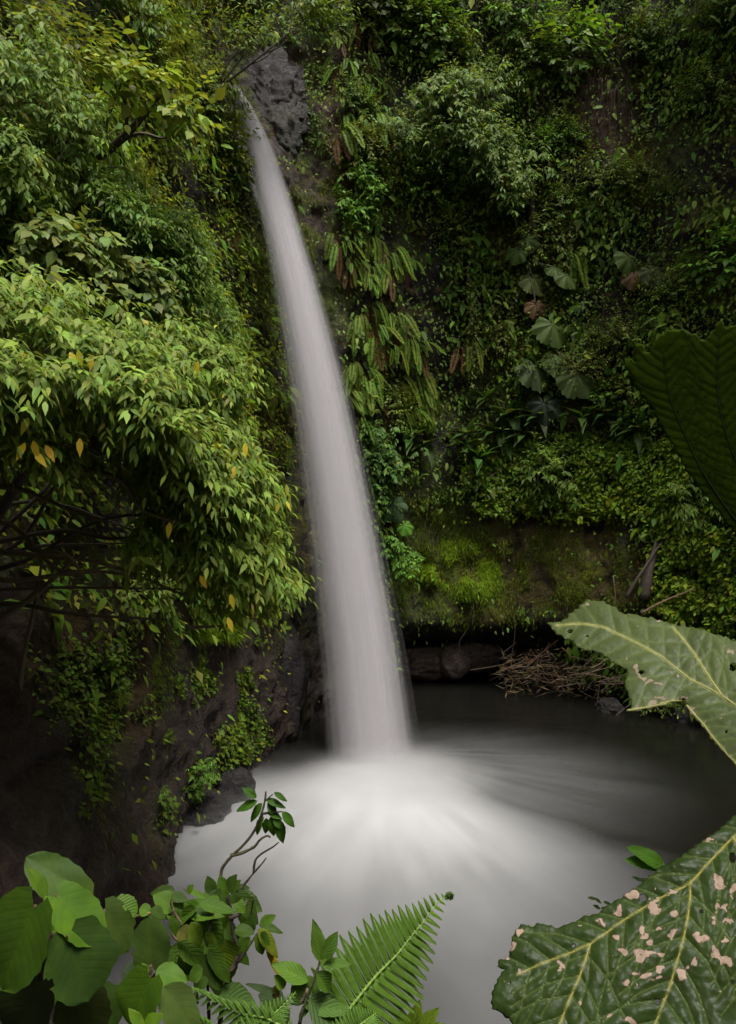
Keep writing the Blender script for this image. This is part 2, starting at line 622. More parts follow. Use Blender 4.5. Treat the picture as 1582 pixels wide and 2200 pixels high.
mm = mm * (1 - .85 * reg(180, 760, 1380, 2000)) * (1 - reg(840, 1200, 1350, 1500, 15))
mm = mm * sstep(10, 15, G[..., 1])
mm = np.maximum(mm, reg(830, 1380, 1040, 1320, 30) * sstep(.36, .52, nz2 + .1 * nz1))
mm = np.maximum(mm, reg(630, 720, 130, 720, 20) * sstep(.40, .55, nz2))
mm = np.maximum(mm, reg(130, 360, 1250, 1900, 40) * sstep(.50, .60, fbm(G * np.array([1, 1, .25]), 1.2, 3, 77)) * .8)
md = sstep(.45, .6, fbm(G, .45, 3, 61))[..., None]
mc = (moss * (1 - md) + mossdry * md) * (.55 + .9 * fbm(G, 3.0, 3, 71)[..., None])
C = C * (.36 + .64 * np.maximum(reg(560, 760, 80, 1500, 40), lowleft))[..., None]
C = C * (1 - mm[..., None]) + mc * mm[..., None]
bare = np.maximum(reg(690, 735, 200, 330, 12), reg(1230, 1360, 110, 330, 30))
C = C * (1 - bare[..., None]) + np.array([.085, .052, .036]) * bare[..., None]
wetv = reg(590, 720, 320, 1500, 30)
C = C * (1 - .35 * wetv[..., None]) * (1 - lowleft[..., None] * (1 - np.array([.62, .50, .44])))  # lower left browned as wet rock, its shade also painted in
ii = (np.arange(NV - 1)[:, None] * NU + np.arange(NU - 1)[None])
Q = np.stack([ii, ii + 1, ii + NU + 1, ii + NU], -1).reshape(-1, 4)
cliff = obj('cliff', mk('cliff', G.reshape(-1, 3), None, Q, M_ROCK, True, col=C.reshape(-1, 3), luv=np.zeros((NV * NU, 3))))
tag(cliff, 'dark mossy volcanic cliff walls round the plunge pool', kind='structure')

# depth lookup: nearest cliff point behind a pixel
_ok = (G[..., 1] > 6) & (GPX > -300) & (GPX < 1900) & (GPY > -300) & (GPY < 2300)
_fp, _fx, _fy, _fn = G[_ok], GPX[_ok], GPY[_ok], GN[_ok]


def cliff_at(px, py, r=9):
    m = (np.abs(_fx - px) < r) & (np.abs(_fy - py) < r)
    if not m.any():
        return cliff_at(px, py, r * 2)
    k = np.where(m)[0]
    i = k[np.argmin(_fp[k, 1])]
    return _fp[i].copy(), _fn[i].copy()


# ground beyond
mbg = MB()
gx = np.linspace(-600, 600, 41)
XX, YY = np.meshgrid(gx, gx)
ZZ = -2.6 + (fbm(np.stack([XX, YY, XX * 0], -1), .02, 3, 5) - .5) * .6
ii = (np.arange(40)[:, None] * 41 + np.arange(40)[None])
mbg.add(np.stack([XX, YY, ZZ], -1).reshape(-1, 3), None, np.stack([ii, ii + 1, ii + 42, ii + 41], -1).reshape(-1, 4), (.05, .05, .02))
tag(obj('ground', mbg.mesh('ground', M_ROCK)), 'forest floor stretching beyond the gorge', kind='structure')

# bank under the camera
mbb = MB()
bx, by = np.meshgrid(np.linspace(-9, 9, 60), np.linspace(-9, 2.6, 50))
bz = 6.55 - .08 * np.abs(bx) - np.clip(by - .9, 0, 9) ** 1.6 * 9 + (fbm(np.stack([bx, by, bx * 0], -1), .8, 4, 3) - .5) * .35 + sstep(-1, -8, by) * 1.0
bz = np.maximum(bz, -2.5)
ii = (np.arange(49)[:, None] * 60 + np.arange(59)[None])
mbb.add(np.stack([bx, by, bz], -1).reshape(-1, 3), None, np.stack([ii, ii + 1, ii + 61, ii + 60], -1).reshape(-1, 4), (.035, .03, .018))
tag(obj('near_bank', mbb.mesh('near_bank', M_ROCK)), 'steep earth bank under the nearest plants', kind='structure')

# unseen slope added behind the camera to cut low light from the rear
mbh = MB()
th_ = np.linspace(R(168), R(372), 120)
hz = np.linspace(-2, 24, 60)
TH, HZ = np.meshgrid(th_, hz)
rad_ = 15 + HZ * .30
hx, hy = np.cos(TH) * rad_ * 1.35 + 3, np.sin(TH) * rad_ + 3
P_ = np.stack([hx, hy, HZ], -1)
k_ = (fbm(P_, .3, 4, 61) - .5) * 3.5
P_[..., 0] *= 1 + k_ / 20
P_[..., 1] *= 1 + k_ / 20
ii = (np.arange(59)[:, None] * 120 + np.arange(119)[None])
mbh.add(P_.reshape(-1, 3), None, np.stack([ii, ii + 1, ii + 121, ii + 120], -1).reshape(-1, 4), (.030, .048, .014))
tag(obj('shade_hillside', mbh.mesh('shade_hillside', M_ROCK)), 'unseen hillside closing the gorge behind the viewpoint', kind='structure')

# ------------------------------------------------------------------ pool
IMP = np.array([0.15, 22.9])
xs = np.linspace(-11, 24, 480)
ys = np.linspace(1.5, 40, 520)
X, Y = np.meshgrid(xs, ys)
n_soft = fbm(np.stack([X * .9 + Y * .1, Y * .45, X * 0], -1), .55, 4, 8) - .5
n_str = fbm(np.stack([np.arctan2(Y - 24.2, X - .4) * 11, np.hypot(X - .4, Y - 24.2) * .30, X * 0], -1), 1.2, 3, 12) - .5
xr = np.interp(Y, [0, 8, 13, 15, 17, 19, 20.5, 22, 23.2, 24.5], [5.2, 5.0, 5.4, 5.9, 6.0, 4.9, 3.6, 2.4, 1.6, .5])
wid = np.interp(Y, [0, 14, 20, 24], [1.6, 2.2, 2.2, 1.3])
foam = sstep(xr + wid * .75, xr - wid * 1.3, X + n_soft * 1.6 + n_str * 1.0)
foam *= sstep(24.3, 21.3, Y + n_soft * 1.1 + .16 * np.abs(X - IMP[0]) + .5 * sstep(-.4, -2.4, X) * sstep(-4.2, -2.8, X))
foam *= 1 - .40 * sstep(19, 8, Y + .25 * np.abs(X - 1.5))
foam *= (.28 + .72 * np.exp(-(X - .9) ** 2 / 15 - (Y - 20.0) ** 2 / 19)) * (.96 + .45 * n_soft + .55 * n_str * sstep(2.0, 7, np.hypot(X - .4, Y - 24.2)))
veil = sstep(7, 0, np.hypot(X - 3.2, (Y - 22) * 1.1)) * .20 * (1 + .8 * n_str)
foam = np.clip(np.maximum(foam, veil), 0, 1)
r2 = (X - IMP[0] - .3) ** 2 + ((Y - IMP[1] + .5) * 1.2) ** 2
Z = .22 * np.exp(-r2 / 3.0) + .12 * np.exp(-r2 / 16) + n_soft * .10 * foam
ii = (np.arange(519)[:, None] * 480 + np.arange(479)[None])
mw, nt, out = new_mat('pool_water')
at = nt.nodes.new('ShaderNodeAttribute')
at.attribute_name = 'foam'
tc = nt.nodes.new('ShaderNodeTexCoord')
mp = nt.nodes.new('ShaderNodeMapping')
mp.inputs['Scale'].default_value = (.35, 1.3, 1)
nt.links.new(tc.outputs['Object'], mp.inputs['Vector'])
nz = noise_(nt, 1.2, 4, mp.outputs[0], .55)
pw = nt.nodes.new('ShaderNodeBsdfPrincipled')
nt.links.new(mixc(nt, nz.outputs['Fac'], (.0035, .0035, .0026), (.010, .0095, .0075)), pw.inputs['Base Color'])
pw.inputs['Roughness'].default_value = .18
pw.inputs['Specular IOR Level'].default_value = .28
bp = nt.nodes.new('ShaderNodeBump')
bp.inputs['Strength'].default_value = .18
bp.inputs['Distance'].default_value = .15
nt.links.new(nz.outputs['Fac'], bp.inputs['Height'])
nt.links.new(bp.outputs[0], pw.inputs['Normal'])
pf = nt.nodes.new('ShaderNodeBsdfPrincipled')
pf.inputs['Base Color'].default_value = (.36, .358, .358, 1)
pf.inputs['Roughness'].default_value = .8
pf.inputs['Specular IOR Level'].default_value = .1
mx = nt.nodes.new('ShaderNodeMixShader')
nt.links.new(at.outputs['Fac'], mx.inputs[0])
nt.links.new(pw.outputs[0], mx.inputs[1])
nt.links.new(pf.outputs[0], mx.inputs[2])
nt.links.new(mx.outputs[0], out.inputs['Surface'])
pool = obj('pool_water', mk('pool_water', np.stack([X, Y, Z], -1).reshape(-1, 3), None, np.stack([ii, ii + 1, ii + 481, ii + 480], -1).reshape(-1, 4), mw, True, foam=foam.ravel()))
tag(pool, 'dark plunge pool whitened by churning foam below the falls', kind='structure')

# ------------------------------------------------------------------ waterfall: nested translucent veils of falling water
FP = [(496, 184, 15), (520, 222, 18), (542, 268, 21), (563, 330, 27), (584, 400, 32), (603, 480, 37), (634, 600, 44), (678, 800, 55), (716, 1000, 64), (748, 1200, 72), (778, 1400, 80), (800, 1600, 88), (808, 1690, 92)]
fpy = np.array([p[1] for p in FP], float)
yy_ = np.linspace(184, 1690, 90)
fx = np.interp(yy_, fpy, [p[0] for p in FP])
fx = np.convolve(np.pad(fx, 3, mode='reflect', reflect_type='odd'), np.ones(7) / 7, 'valid')
fw = np.interp(yy_, fpy, [p[2] for p in FP])
fD = 31.2 - 8.3 * np.sqrt(np.clip((yy_ - 184) / (1650 - 184), 0, 1.2))
_cd = np.array([min(cliff_at(a + q * w, b)[0][1] for q in (-1, 0, 1)) - 1.0 for a, b, w in zip(fx, yy_, fw)])
fD = np.where(yy_ < 700, np.minimum(fD, _cd), fD)
fD = np.minimum.accumulate(fD)
fD = np.convolve(np.pad(fD, 4, mode='edge'), np.ones(9) / 9, 'valid')
ctr = np.stack([W(a, b, d) for a, b, d in zip(fx, yy_, fD)])
hw = .90 * fw / F * fD
M_FALL, nt, out = new_mat('falling_water')
al = nt.nodes.new('ShaderNodeAttribute')
al.attribute_name = 'alpha'
lu = nt.nodes.new('ShaderNodeAttribute')
lu.attribute_name = 'luv'
mp = nt.nodes.new('ShaderNodeMapping')
mp.inputs['Scale'].default_value = (2.2, .30, 2.2)
nt.links.new(lu.outputs['Vector'], mp.inputs['Vector'])
nz = noise_(nt, 2.2, 3, mp.outputs[0], .55)
st = math_(nt, 'MULTIPLY_ADD', ramp(nt, nz.outputs['Fac'], .25, .75), .55, .72)
d1 = nt.nodes.new('ShaderNodeBsdfDiffuse')
d1.inputs['Color'].default_value = (.63, .605, .62, 1)
d2 = nt.nodes.new('ShaderNodeBsdfTranslucent')
d2.inputs['Color'].default_value = (.63, .605, .62, 1)
m1 = nt.nodes.new('ShaderNodeMixShader')
m1.inputs[0].default_value = .45
nt.links.new(d1.outputs[0], m1.inputs[1])
nt.links.new(d2.outputs[0], m1.inputs[2])
tp = nt.nodes.new('ShaderNodeBsdfTransparent')
m2 = nt.nodes.new('ShaderNodeMixShader')
nt.links.new(math_(nt, 'MULTIPLY', al.outputs['Fac'], st, clamp=True), m2.inputs[0])
nt.links.new(tp.outputs[0], m2.inputs[1])
nt.links.new(m1.outputs[0], m2.inputs[2])
nt.links.new(m2.outputs[0], out.inputs['Surface'])


def veil_tubes(ctr, hw, scales, alphas, seed, depth=.6, top=.012, bot=.95):
    Vs, Qs, Al, Lu, n0 = [], [], [], [], 0
    K = 32
    th = np.arange(K) / K * 2 * np.pi
    v = np.linspace(0, 1, len(ctr))
    for q, (s, a) in enumerate(zip(scales, alphas)):
        wob = 1 + .05 * np.sin(th[None] * 3 + q * 1.7 + v[:, None] * 2) + .04 * np.sin(th[None] * 5 + q)
        V = np.zeros((len(ctr), K, 3))
        V[..., 0] = ctr[:, None, 0] + np.cos(th) * hw[:, None] * s * wob
        V[..., 1] = ctr[:, None, 1] + np.sin(th) * hw[:, None] * s * depth * wob
        V[..., 2] = ctr[:, None, 2]
        i = np.arange(len(ctr) - 1)[:, None] * K
        j = np.arange(K)[None]
        Qs.append(np.stack([i + j, i + (j + 1) % K, i + K + (j + 1) % K, i + K + j], -1).reshape(-1, 4) + n0)
        n0 += len(ctr) * K
        Vs.append(V.reshape(-1, 3))
        f = (1 + 1.2 * sstep(.25, 0, v)) * sstep(0, top, v) * (1 - .55 * sstep(bot, 1, v))
        Al.append(np.repeat(a * f, K))
        Lu.append(np.stack([np.tile(np.cos(th) * 1.3 * s, len(ctr)), np.repeat(v * 2.0, K), np.tile(np.sin(th) * s, len(ctr)) + q * 3.1], -1).reshape(-1, 3))
    return np.concatenate(Vs), np.concatenate(Qs), np.concatenate(Al), np.concatenate(Lu)


scales = np.concatenate([[.45, .55], np.linspace(.62, 1.26, 13)])
alphas = np.interp(scales, [.45, .55, .6, .80, 1.0, 1.26], [.9, .6, .22, .16, .075, .028])
V, Q, Al, Lu = veil_tubes(ctr, hw, scales, alphas, 1)
root = empty('waterfall', (ctr[-1][0], ctr[-1][1], 0))
tag(root, 'tall silky white waterfall leaping from the notch into the pool', 'waterfall')
obj('water_column', mk('water_column', V - np.array(root.location), None, Q, M_FALL, True, alpha=Al, luv=Lu), root)
tc_ = np.array([W(px, py, D) for px, py, D in [(534, 330, 30.2), (544, 395, 29.9), (556, 435, 29.7), (574, 470, 29.6), (590, 520, 29.3), (606, 590, 29.0)]])
tcb = bez(tc_, 6)
V, Q, Al, Lu = veil_tubes(tcb, np.full(len(tcb), .12), [.4, .7, 1.0, 1.3], [.22, .16, .1, .06], 2, 1.0, .3, .6)
o = obj('side_trickle', mk('side_trickle', V - np.array(root.location), None, Q, M_FALL, True, alpha=Al, luv=Lu), root)
o['label'] = 'thin side trickle joining the falls'

# spray at the foot of the falls
mm_, nt, out = new_mat('spray')
tc = nt.nodes.new('ShaderNodeTexCoord')
gr = nt.nodes.new('ShaderNodeTexGradient')
gr.gradient_type = 'QUADRATIC_SPHERE'
nt.links.new(tc.outputs['Object'], gr.inputs['Vector'])
nz = noise_(nt, 2.2, 2, tc.outputs['Object'])
pv = nt.nodes.new('ShaderNodeVolumePrincipled')
pv.inputs['Color'].default_value = (.86, .85, .85, 1)
nt.links.new(math_(nt, 'MULTIPLY', math_(nt, 'MULTIPLY', gr.outputs['Fac'], math_(nt, 'MULTIPLY_ADD', nz.outputs['Fac'], 1.4, .1)), 2.6), pv.inputs['Density'])
nt.links.new(pv.outputs[0], out.inputs['Volume'])
import bmesh
bm = bmesh.new()
bmesh.ops.create_icosphere(bm, subdivisions=3, radius=1.0)
me = bpy.data.meshes.new('mist')
bm.to_mesh(me)
bm.free()
me.materials.append(mm_)
mist = obj('mist', me, None, (.9, 21.4, .05))
mist.scale = (3.6, 2.7, 1.15)
mist2 = obj('mist', me.copy(), None, (-.6, 18.6, .05))
mist2.data.materials[0] = mm_.copy()
for nd in mist2.data.materials[0].node_tree.nodes:
    if nd.type == 'MATH' and nd.operation == 'MULTIPLY' and not nd.inputs[1].is_linked:
        nd.inputs[1].default_value = .8
mist2.scale = (6.0, 6.5, .75)
tag(mist2, 'thin low vapour spreading over the white pool towards the left bank', kind='stuff')
tag(mist, 'white spray drifting over the foot of the falls', kind='stuff')

exec_later = []
#@@PART2
# ------------------------------------------------------------------ cliff cover: leaves nobody could count
GA = np.linalg.norm(np.cross(np.gradient(G, axis=1), np.gradient(G, axis=0)), axis=-1)
inview = sstep(-330, -60, GPX) * sstep(1900, 1650, GPX) * sstep(-420, -120, GPY) * sstep(9, 12.5, G[..., 1]) * (G[..., 2] > .4) * (1 - sstep(14.5, 12, G[..., 1]) * sstep(9.5, 7, G[..., 2]))
clump = fbm(G, .55, 3, 101)
clump2 = fbm(G, 1.6, 3, 111)
dens = inview * np.clip(.60 + 1.9 * sstep(.38, .62, .6 * clump + .4 * clump2), 0, 2)
dens *= 1 - reg(455, 650, 110, 340, 10)                         # wet rock at the lip
dens *= 1 - .93 * reg(600, 725, 320, 1500, 25)                  # spray-swept wall beside the falls
dens *= 1 - .85 * reg(690, 735, 200, 340, 14)
dens *= 1 - .80 * reg(1230, 1370, 110, 340, 30)
dens *= 1 - .97 * reg(-600, 760, 1340, 2600, 45)                 # bare rock low on the left
dens *= 1 - .97 * reg(820, 1230, 1325, 1520, 22)                # cave
dens *= 1 - .93 * reg(840, 1370, 1080, 1330, 35)                # moss slab
dens *= 1 - .55 * reg(720, 960, 420, 960, 40)                   # hanging fern wall
carpet = reg(1010, 1520, 960, 1095, 40) + reg(1420, 1700, 1090, 1330, 30)
dens *= 1 + 1.2 * np.clip(carpet, 0, 1)
BW = (dens * GA).ravel()


def sample_cliff(n, wts, off=(0, .7)):
    idx = rng.choice(len(wts), n, p=wts / wts.sum())
    P = G.reshape(-1, 3)[idx] + rng.normal(0, .07, (n, 3))
    Nn = GN.reshape(-1, 3)[idx]
    d = off[0] + (off[1] - off[0]) * rng.random(n) ** 1.3
    return P + Nn * d[:, None], Nn, idx


def cover(name, n, wts, L, ratio, base, label, off=(0, .7), droop=.7, tm=LO, var=.35, kind='stuff', mat=None, hue=.16, up=.5):
    P, Nn, idx = sample_cliff(n, wts, off)
    mb = MB()
    A = Nn * .7 + np.array([0, 0, -droop]) + rng.normal(0, .45, (n, 3))
    nm = np.array([0, 0, up]) + Nn * .8 + rng.normal(0, .3, (n, 3))
    l = L * np.exp(rng.normal(0, .3, n)) * (.75 + .6 * clump2.ravel()[idx])
    c = leafcol(n, base, var, 0, hue)
    # plants of one kind grow together: hue drifts along the wall
    drift = fbm(P, .28, 3, 131)[:, None]
    c = c * (np.array([.62, .72, .9]) * (1 - drift) + np.array([1.5, 1.25, .8]) * drift)
    leaf_batch(mb, P, A, nm, l, l * ratio, c, tm, .2)
    o = obj(name, mb.mesh(name, mat or M_LEAF))
    tag(o, label, kind=kind)
    return o


left = sstep(760, 560, GPX)
leftbright = left.ravel()
cover('creeper_leaves', 130000, BW * (1 - .8 * leftbright), .17, .48, (.056, .098, .022), 'tangled small leaves covering the right cliff', (0, .75))
bigw = BW * (1 - reg(800, 1400, 1050, 1340, 25)).ravel() * (.15 + sstep(.48, .6, fbm(G, .4, 3, 171)).ravel())
cover('broad_creeper_leaves', 22000, bigw, .33, .42, (.060, .110, .024), 'larger drooping creeper leaves among the small ones', (.1, .9), droop=.9, tm=MID)
cover('climbing_leaves', 60000, BW * leftbright, .15, .5, (.088, .115, .022), 'olive green creepers on the left cliff', (0, .8))
cw = (np.clip(carpet, 0, 1) * inview * GA * sstep(.36, .5, clump2)).ravel()
cover('ground_cover', 34000, cw, .17, .60, (.092, .145, .018), 'carpet of small bright leaves on the right slope', (.1, .75), droop=.55, var=.25, up=.8)
# moss, grass tufts and hanging mossy strands
dens *= 1
nz9 = fbm(G, 1.1, 3, 191)
tuft = np.maximum.reduce([reg(880, 1070, 1170, 1270, 45) * 6 * sstep(.40, .58, nz9), reg(410, 500, 1305, 1365, 14) * 8, reg(840, 1340, 1060, 1330, 30) * sstep(.44, .6, nz2) * 1.3,
                          reg(630, 720, 140, 740, 22) * sstep(.42, .58, nz2) * .9, reg(480, 640, 420, 1000, 30) * sstep(.45, .6, nz2) * .8,
                          reg(300, 370, 1330, 1520, 18) * 1.4 * sstep(.42, .56, nz2), reg(120, 240, 1500, 1900, 25) * sstep(.45, .55, nz2) * .9])
cover('moss', 62000, (tuft * inview * GA).ravel(), .13, .14, (.066, .098, .014), 'shaggy green moss hanging from the damp rock', (0, .10), droop=1.3, tm=BLADE, var=.3, mat=M_MOSS)
bright = np.maximum(reg(890, 1060, 1185, 1262, 40) * sstep(.44, .60, nz9), reg(410, 500, 1305, 1365, 12))
cover('grass', 13000, (bright * inview * GA).ravel(), .19, .10, (.10, .17, .02), 'bright grass tufts on the mossy ledges', (.02, .25), droop=.6, tm=BLADE, var=.25, mat=M_MOSS)
lowl = reg(60, 560, 1380, 1750, 50) * sstep(.52, .62, fbm(G, .8, 3, 141))
cover('liverwort', 6000, (lowl * inview * GA).ravel(), .10, .75, (.05, .085, .018), 'scattered small leaves on the dark lower rock', (0, .05), droop=.5, var=.3)
# bare roots and dry stems in the thicket
mb = MB()
P, Nn, idx = sample_cliff(420, (inview * GA * (1 - reg(540, 760, 60, 1500, 30)) * (1 - reg(150, 1230, 1330, 2100, 40))).ravel(), (.2, .7))
for i in range(420):
    d = unit(np.array([rng.normal(0, .5), 0, -1.0]) + Nn[i] * .1)
    l = rng.uniform(.8, 3.2)
    p = np.array([P[i] + d * l * t + rng.normal(0, .06, 3) for t in np.linspace(0, 1, 6)])
    tube(mb, bez(p, 3), .012, np.array([.10, .075, .045]) * rng.uniform(.5, 1.2), 3)
tag(obj('dry_undergrowth', mb.mesh('dry_undergrowth', M_BARK)), 'thin dry stems and rootlets threading the cliff greenery', kind='stuff')


# ------------------------------------------------------------------ repeats on the cliff: built once, then copied
def place_copy(proto, p, n, s, label, group, tilt=.25, spin=True):
    o = proto if proto.get('_used') is None else proto.copy()
    if proto.get('_used') is None:
        proto['_used'] = 1
    else:
        col.objects.link(o)
    o.location = p
    yaw = math.atan2(n[0], -n[1])
    o.rotation_euler = (random.uniform(-tilt, tilt) * .6, random.uniform(-tilt, tilt), yaw + random.uniform(-.5, .5))
    o.scale = (s * random.uniform(.85, 1.15), s, s * random.uniform(.85, 1.15))
    o['label'] = label
    o['group'] = group
    return o


def shrub_proto(name, seed, nt_, m, L, ratio, base, rad=1.1, droop=.6, cat='shrub', yellow=0.0, tm=LO):
    global rng
    rng = np.random.default_rng(seed)
    mb = MB()
    d = rng.normal(0, 1, (nt_, 3))
    d[:, 1] = -np.abs(d[:, 1]) * .9 - .1
    d[:, 2] = d[:, 2] * .75 + .25
    d = unit(d)
    B = d * (rad * rng.uniform(.25, .85, nt_))[:, None]
    twigs(mb, B, d + np.array([0, -.15, .1]), np.full(nt_, rad * .45), m, L, ratio, base, droop, tm, .28, yellow)
    for i in range(10):
        tube(mb, [np.zeros(3), d[i] * rad * .45 + np.array([0, 0, -.04]), d[i] * rad * .9], [.025, .016, .006], (.05, .04, .025), 4)
    o = obj(name, mb.mesh(name, M_LEAFI))
    o['category'] = cat
    return o


SH = [shrub_proto('cliff_shrub', 11, 95, 6, .20, .40, (.068, .105, .026)),
      shrub_proto('broadleaf_shrub', 12, 70, 4, .27, .62, (.060, .105, .022)),
      shrub_proto('fine_leaved_shrub', 13, 130, 7, .14, .42, (.080, .105, .028), yellow=.01),
      shrub_proto('drooping_shrub', 14, 90, 6, .24, .30, (.072, .115, .028), droop=1.0),
      shrub_proto('pale_shrub', 15, 80, 5, .20, .45, (.095, .125, .04))]
rng = np.random.default_rng(99)
ZN = [('above the lip of the falls', 440, 740, -200, 120), ('beside the upper half of the falls', 380, 640, 120, 640), ('left of the falls above the big drooping tree', -300, 440, -200, 640),
      ('beside the lower half of the falls', 380, 700, 640, 1330), ('among the hanging ferns right of the falls', 700, 980, 120, 1000), ('along the top of the right cliff', 740, 1250, -200, 160),
      ('in the shadowy upper corner of the right cliff', 1250, 1900, -200, 420), ('below the grey green cliff tree', 820, 1250, 420, 700), ('around the big lobed leaves on the right cliff', 980, 1500, 480, 960),
      ('on the dim right cliff behind the near dark leaf', 1250, 1900, 420, 1000), ('on the green slope above the mossy ledge', 780, 1900, 960, 1400)]
KN = ['leafy shrub', 'broad leaved shrub', 'fine leaved shrub', 'drooping narrow leaved shrub', 'pale green shrub']


def zone(px, py):
    for t, x0, x1, y0, y1 in ZN:
        if x0 <= px < x1 and y0 <= py < y1:
            return t
    return 'on the steep cliff face'


n_s = 0
tries = 0
ww = inview * GA * np.clip(clump - .25, .05, 1)
ww = ww * (1 - reg(490, 740, 90, 1500, 12)) * (1 - reg(60, 780, 1330, 2200, 30)) * (1 - reg(820, 1400, 1040, 1520, 22)) * (1 - .75 * reg(720, 960, 420, 960, 30)) * (1 - .8 * reg(1230, 1370, 110, 340, 30))
ww = ww * (1 - .75 * reg(1010, 1700, 950, 1400, 30)) * sstep(-120, 0, GPX) * sstep(1720, 1600, GPX) * sstep(-100, -20, GPY)
P, Nn, idx = sample_cliff(250, ww.ravel(), (0, .25))
for i in range(250):
    k = [0, 1, 2, 3, 4, 0, 2][rng.integers(7)]
    a, b = proj(P[i])
    if a < 520:
        k = [0, 3, 4, 3][rng.integers(4)]
    z = zone(a, b)
    place_copy(SH[k], P[i], Nn[i], rng.uniform(.7, 1.7), KN[k] + ' growing ' + z, KN[k] + 's ' + z)
# small soft shrubs on the dark rock of the lower left
for (px, py, s, t) in [(432, 1650, .62, 'bright little shrub clinging to dark rock just above the white pool'), (418, 1700, .45, 'small shrub hanging under the bright one on dark rock'), (352, 1712, .40, 'small dim shrub low on the dark left rock'),
                       (362, 1590, .34, 'lone tuft of leaves midway up the dark left rock'), (262, 1480, .42, 'soft leaf spray on the mossy left wall'), (312, 1545, .22, 'tiny leaf tuft on the left rock wall'), (118, 1515, .22, 'three bright leaves on the darkest left wall'), (480, 1330, .5, 'shrub draped over the grassy knob of the left cliff'), (555, 1385, .35, 'small shrub under the left cliff brow')]:
    p, n = cliff_at(px, py)
    place_copy(SH[3], p, n, s * .62, t, 'shrubs on the dark lower left rock')


# ---------------- hanging ferns
def frond_batch(mb, base, ax, nrm, length, width, npin, base_c, curl=.35, stem_c=(.06, .05, .02), tm=LO):
    """base(3) ax(3) nrm(3): a pinnate frond arching over and hanging"""
    ax, nrm = unit(ax), np.asarray(nrm, float)
    S = unit(np.cross(ax, nrm))
    nrm = np.cross(S, ax)
    t = np.linspace(.03, 1, npin)
    ang = curl * (1 - np.exp(-t * 4.5)) * 2.5
    step = length / npin
    pts, tan = [], []
    p = np.array(base, float)
    for k in range(npin):
        d = unit(ax * math.cos(ang[k]) - nrm * math.sin(ang[k]))
        p = p + d * step
        pts.append(p.copy())
        tan.append(d)
    pts, tan = np.array(pts), np.array(tan)
    prof = np.clip(np.sin(np.pi * np.clip(t * .93 + .06, 0, 1)) ** .55, .12, 1)
    c = leafcol(npin, base_c, .12, 0, .06)
    nn = np.cross(S, tan)
    for sg in (1, -1):
        A = S * sg + tan * .28 + nn * .10
        leaf_batch(mb, pts, A, nn + rng.normal(0, .12, (npin, 3)), width * .5 * prof * np.exp(rng.normal(0, .06, npin)), step * 1.15, c, tm, .12)
    tube(mb, np.concatenate([[base], pts]), np.linspace(.012, .003, npin + 1) * (length / 1.2), stem_c, 3)


def fern_proto(name, seed, nf, length, base, dead=0):
    global rng
    rng = np.random.default_rng(seed)
    root = empty(name, (0, 0, 0))
    root['category'] = 'fern'
    for k in range(nf):
        mb = MB()
        a = rng.uniform(-1.0, 1.0)
        ax = unit([math.sin(a) * .45, -.7, .25 + rng.normal(0, .25)])
        l = length * rng.uniform(.65, 1.15)
        brown = k < dead
        c = (.085, .045, .03) if brown else np.array(base) * rng.uniform(.75, 1.3)
        if brown:
            ax = unit([math.sin(a) * .3, -.25, -.9])
        frond_batch(mb, [a * .35, 0, rng.uniform(-.5, .3)], ax, [0, -.35, 1.], l, l * .26, 22, c, .66 if not brown else .10)
        obj('frond', mb.mesh('frond', M_FERN), root)
    return root


def place_tree(root, p, n, s, label, group, tilt=.12):
    r = root if root.get('_used') is None else root.copy()
    if root.get('_used') is None:
        root['_used'] = 1
    else:
        col.objects.link(r)
        for ch in list(root.children):
            c = ch.copy()
            col.objects.link(c)
            c.parent = r
            for g in list(ch.children):
                d = g.copy()
                col.objects.link(d)
                d.parent = c
    r.location = p
    r.rotation_euler = (random.uniform(-tilt, tilt), random.uniform(-tilt, tilt), math.atan2(n[0], -n[1]) * .7 + random.uniform(-.35, .35))
    r.scale = (s, s, s)
    r['label'] = label
    if group:
        r['group'] = group
    return r


FE = [fern_proto('hanging_fern', 31, 8, 1.35, (.078, .122, .026), 1), fern_proto('hanging_fern', 32, 6, 1.5, (.088, .125, .032), 2), fern_proto('hanging_fern', 33, 7, 1.2, (.068, .110, .022), 2)]
rng = np.random.default_rng(5)
FPOS = [(742, 150), (768, 170), (790, 140), (738, 210), (770, 225), (805, 235), (750, 262), (790, 268), (820, 262), (735, 285), (740, 90), (770, 60), (800, 95), (812, 190),
        (735, 515), (760, 500), (785, 520), (810, 515), (830, 540), (745, 560), (775, 560), (800, 575), (822, 560), (755, 590), (790, 600), (768, 470), (800, 465), (845, 575), (870, 560),
        (770, 690), (800, 670), (830, 690), (850, 680), (870, 700), (885, 720), (810, 720), (835, 745), (865, 745), (890, 740), (760, 790), (785, 790), (815, 780), (800, 810), (855, 820), (875, 830), (895, 800), (755, 850), (790, 840), (880, 880), (850, 890), (905, 850), (770, 900), (905, 890), (720, 840),
        (1075, 700), (1120, 720), (1000, 740), (500, 505), (475, 500), (590, 940), (1215, 560), (560, 1100)]
for (px, py) in FPOS:
    p, n = cliff_at(px, py)
    if px < 660:
        t, g = 'fern on the dark wall just left of the falls', 'ferns left of the falls'
    elif px > 960:
        t, g = 'drooping fern among big lobed leaves on the right cliff', 'ferns among the lobed leaves'
    elif py < 300:
        t, g = 'hanging fern on the upper cliff right of the falls lip', 'upper hanging ferns'
    elif py < 640:
        t, g = 'hanging fern in the middle cluster right of the falls', 'middle hanging ferns'
    else:
        t, g = 'hanging fern in the lower cluster right of the falls', 'lower hanging ferns'
    place_tree(FE[rng.integers(3)], p + n * .35, n, rng.uniform(.55, 1.2), t, g, .3)


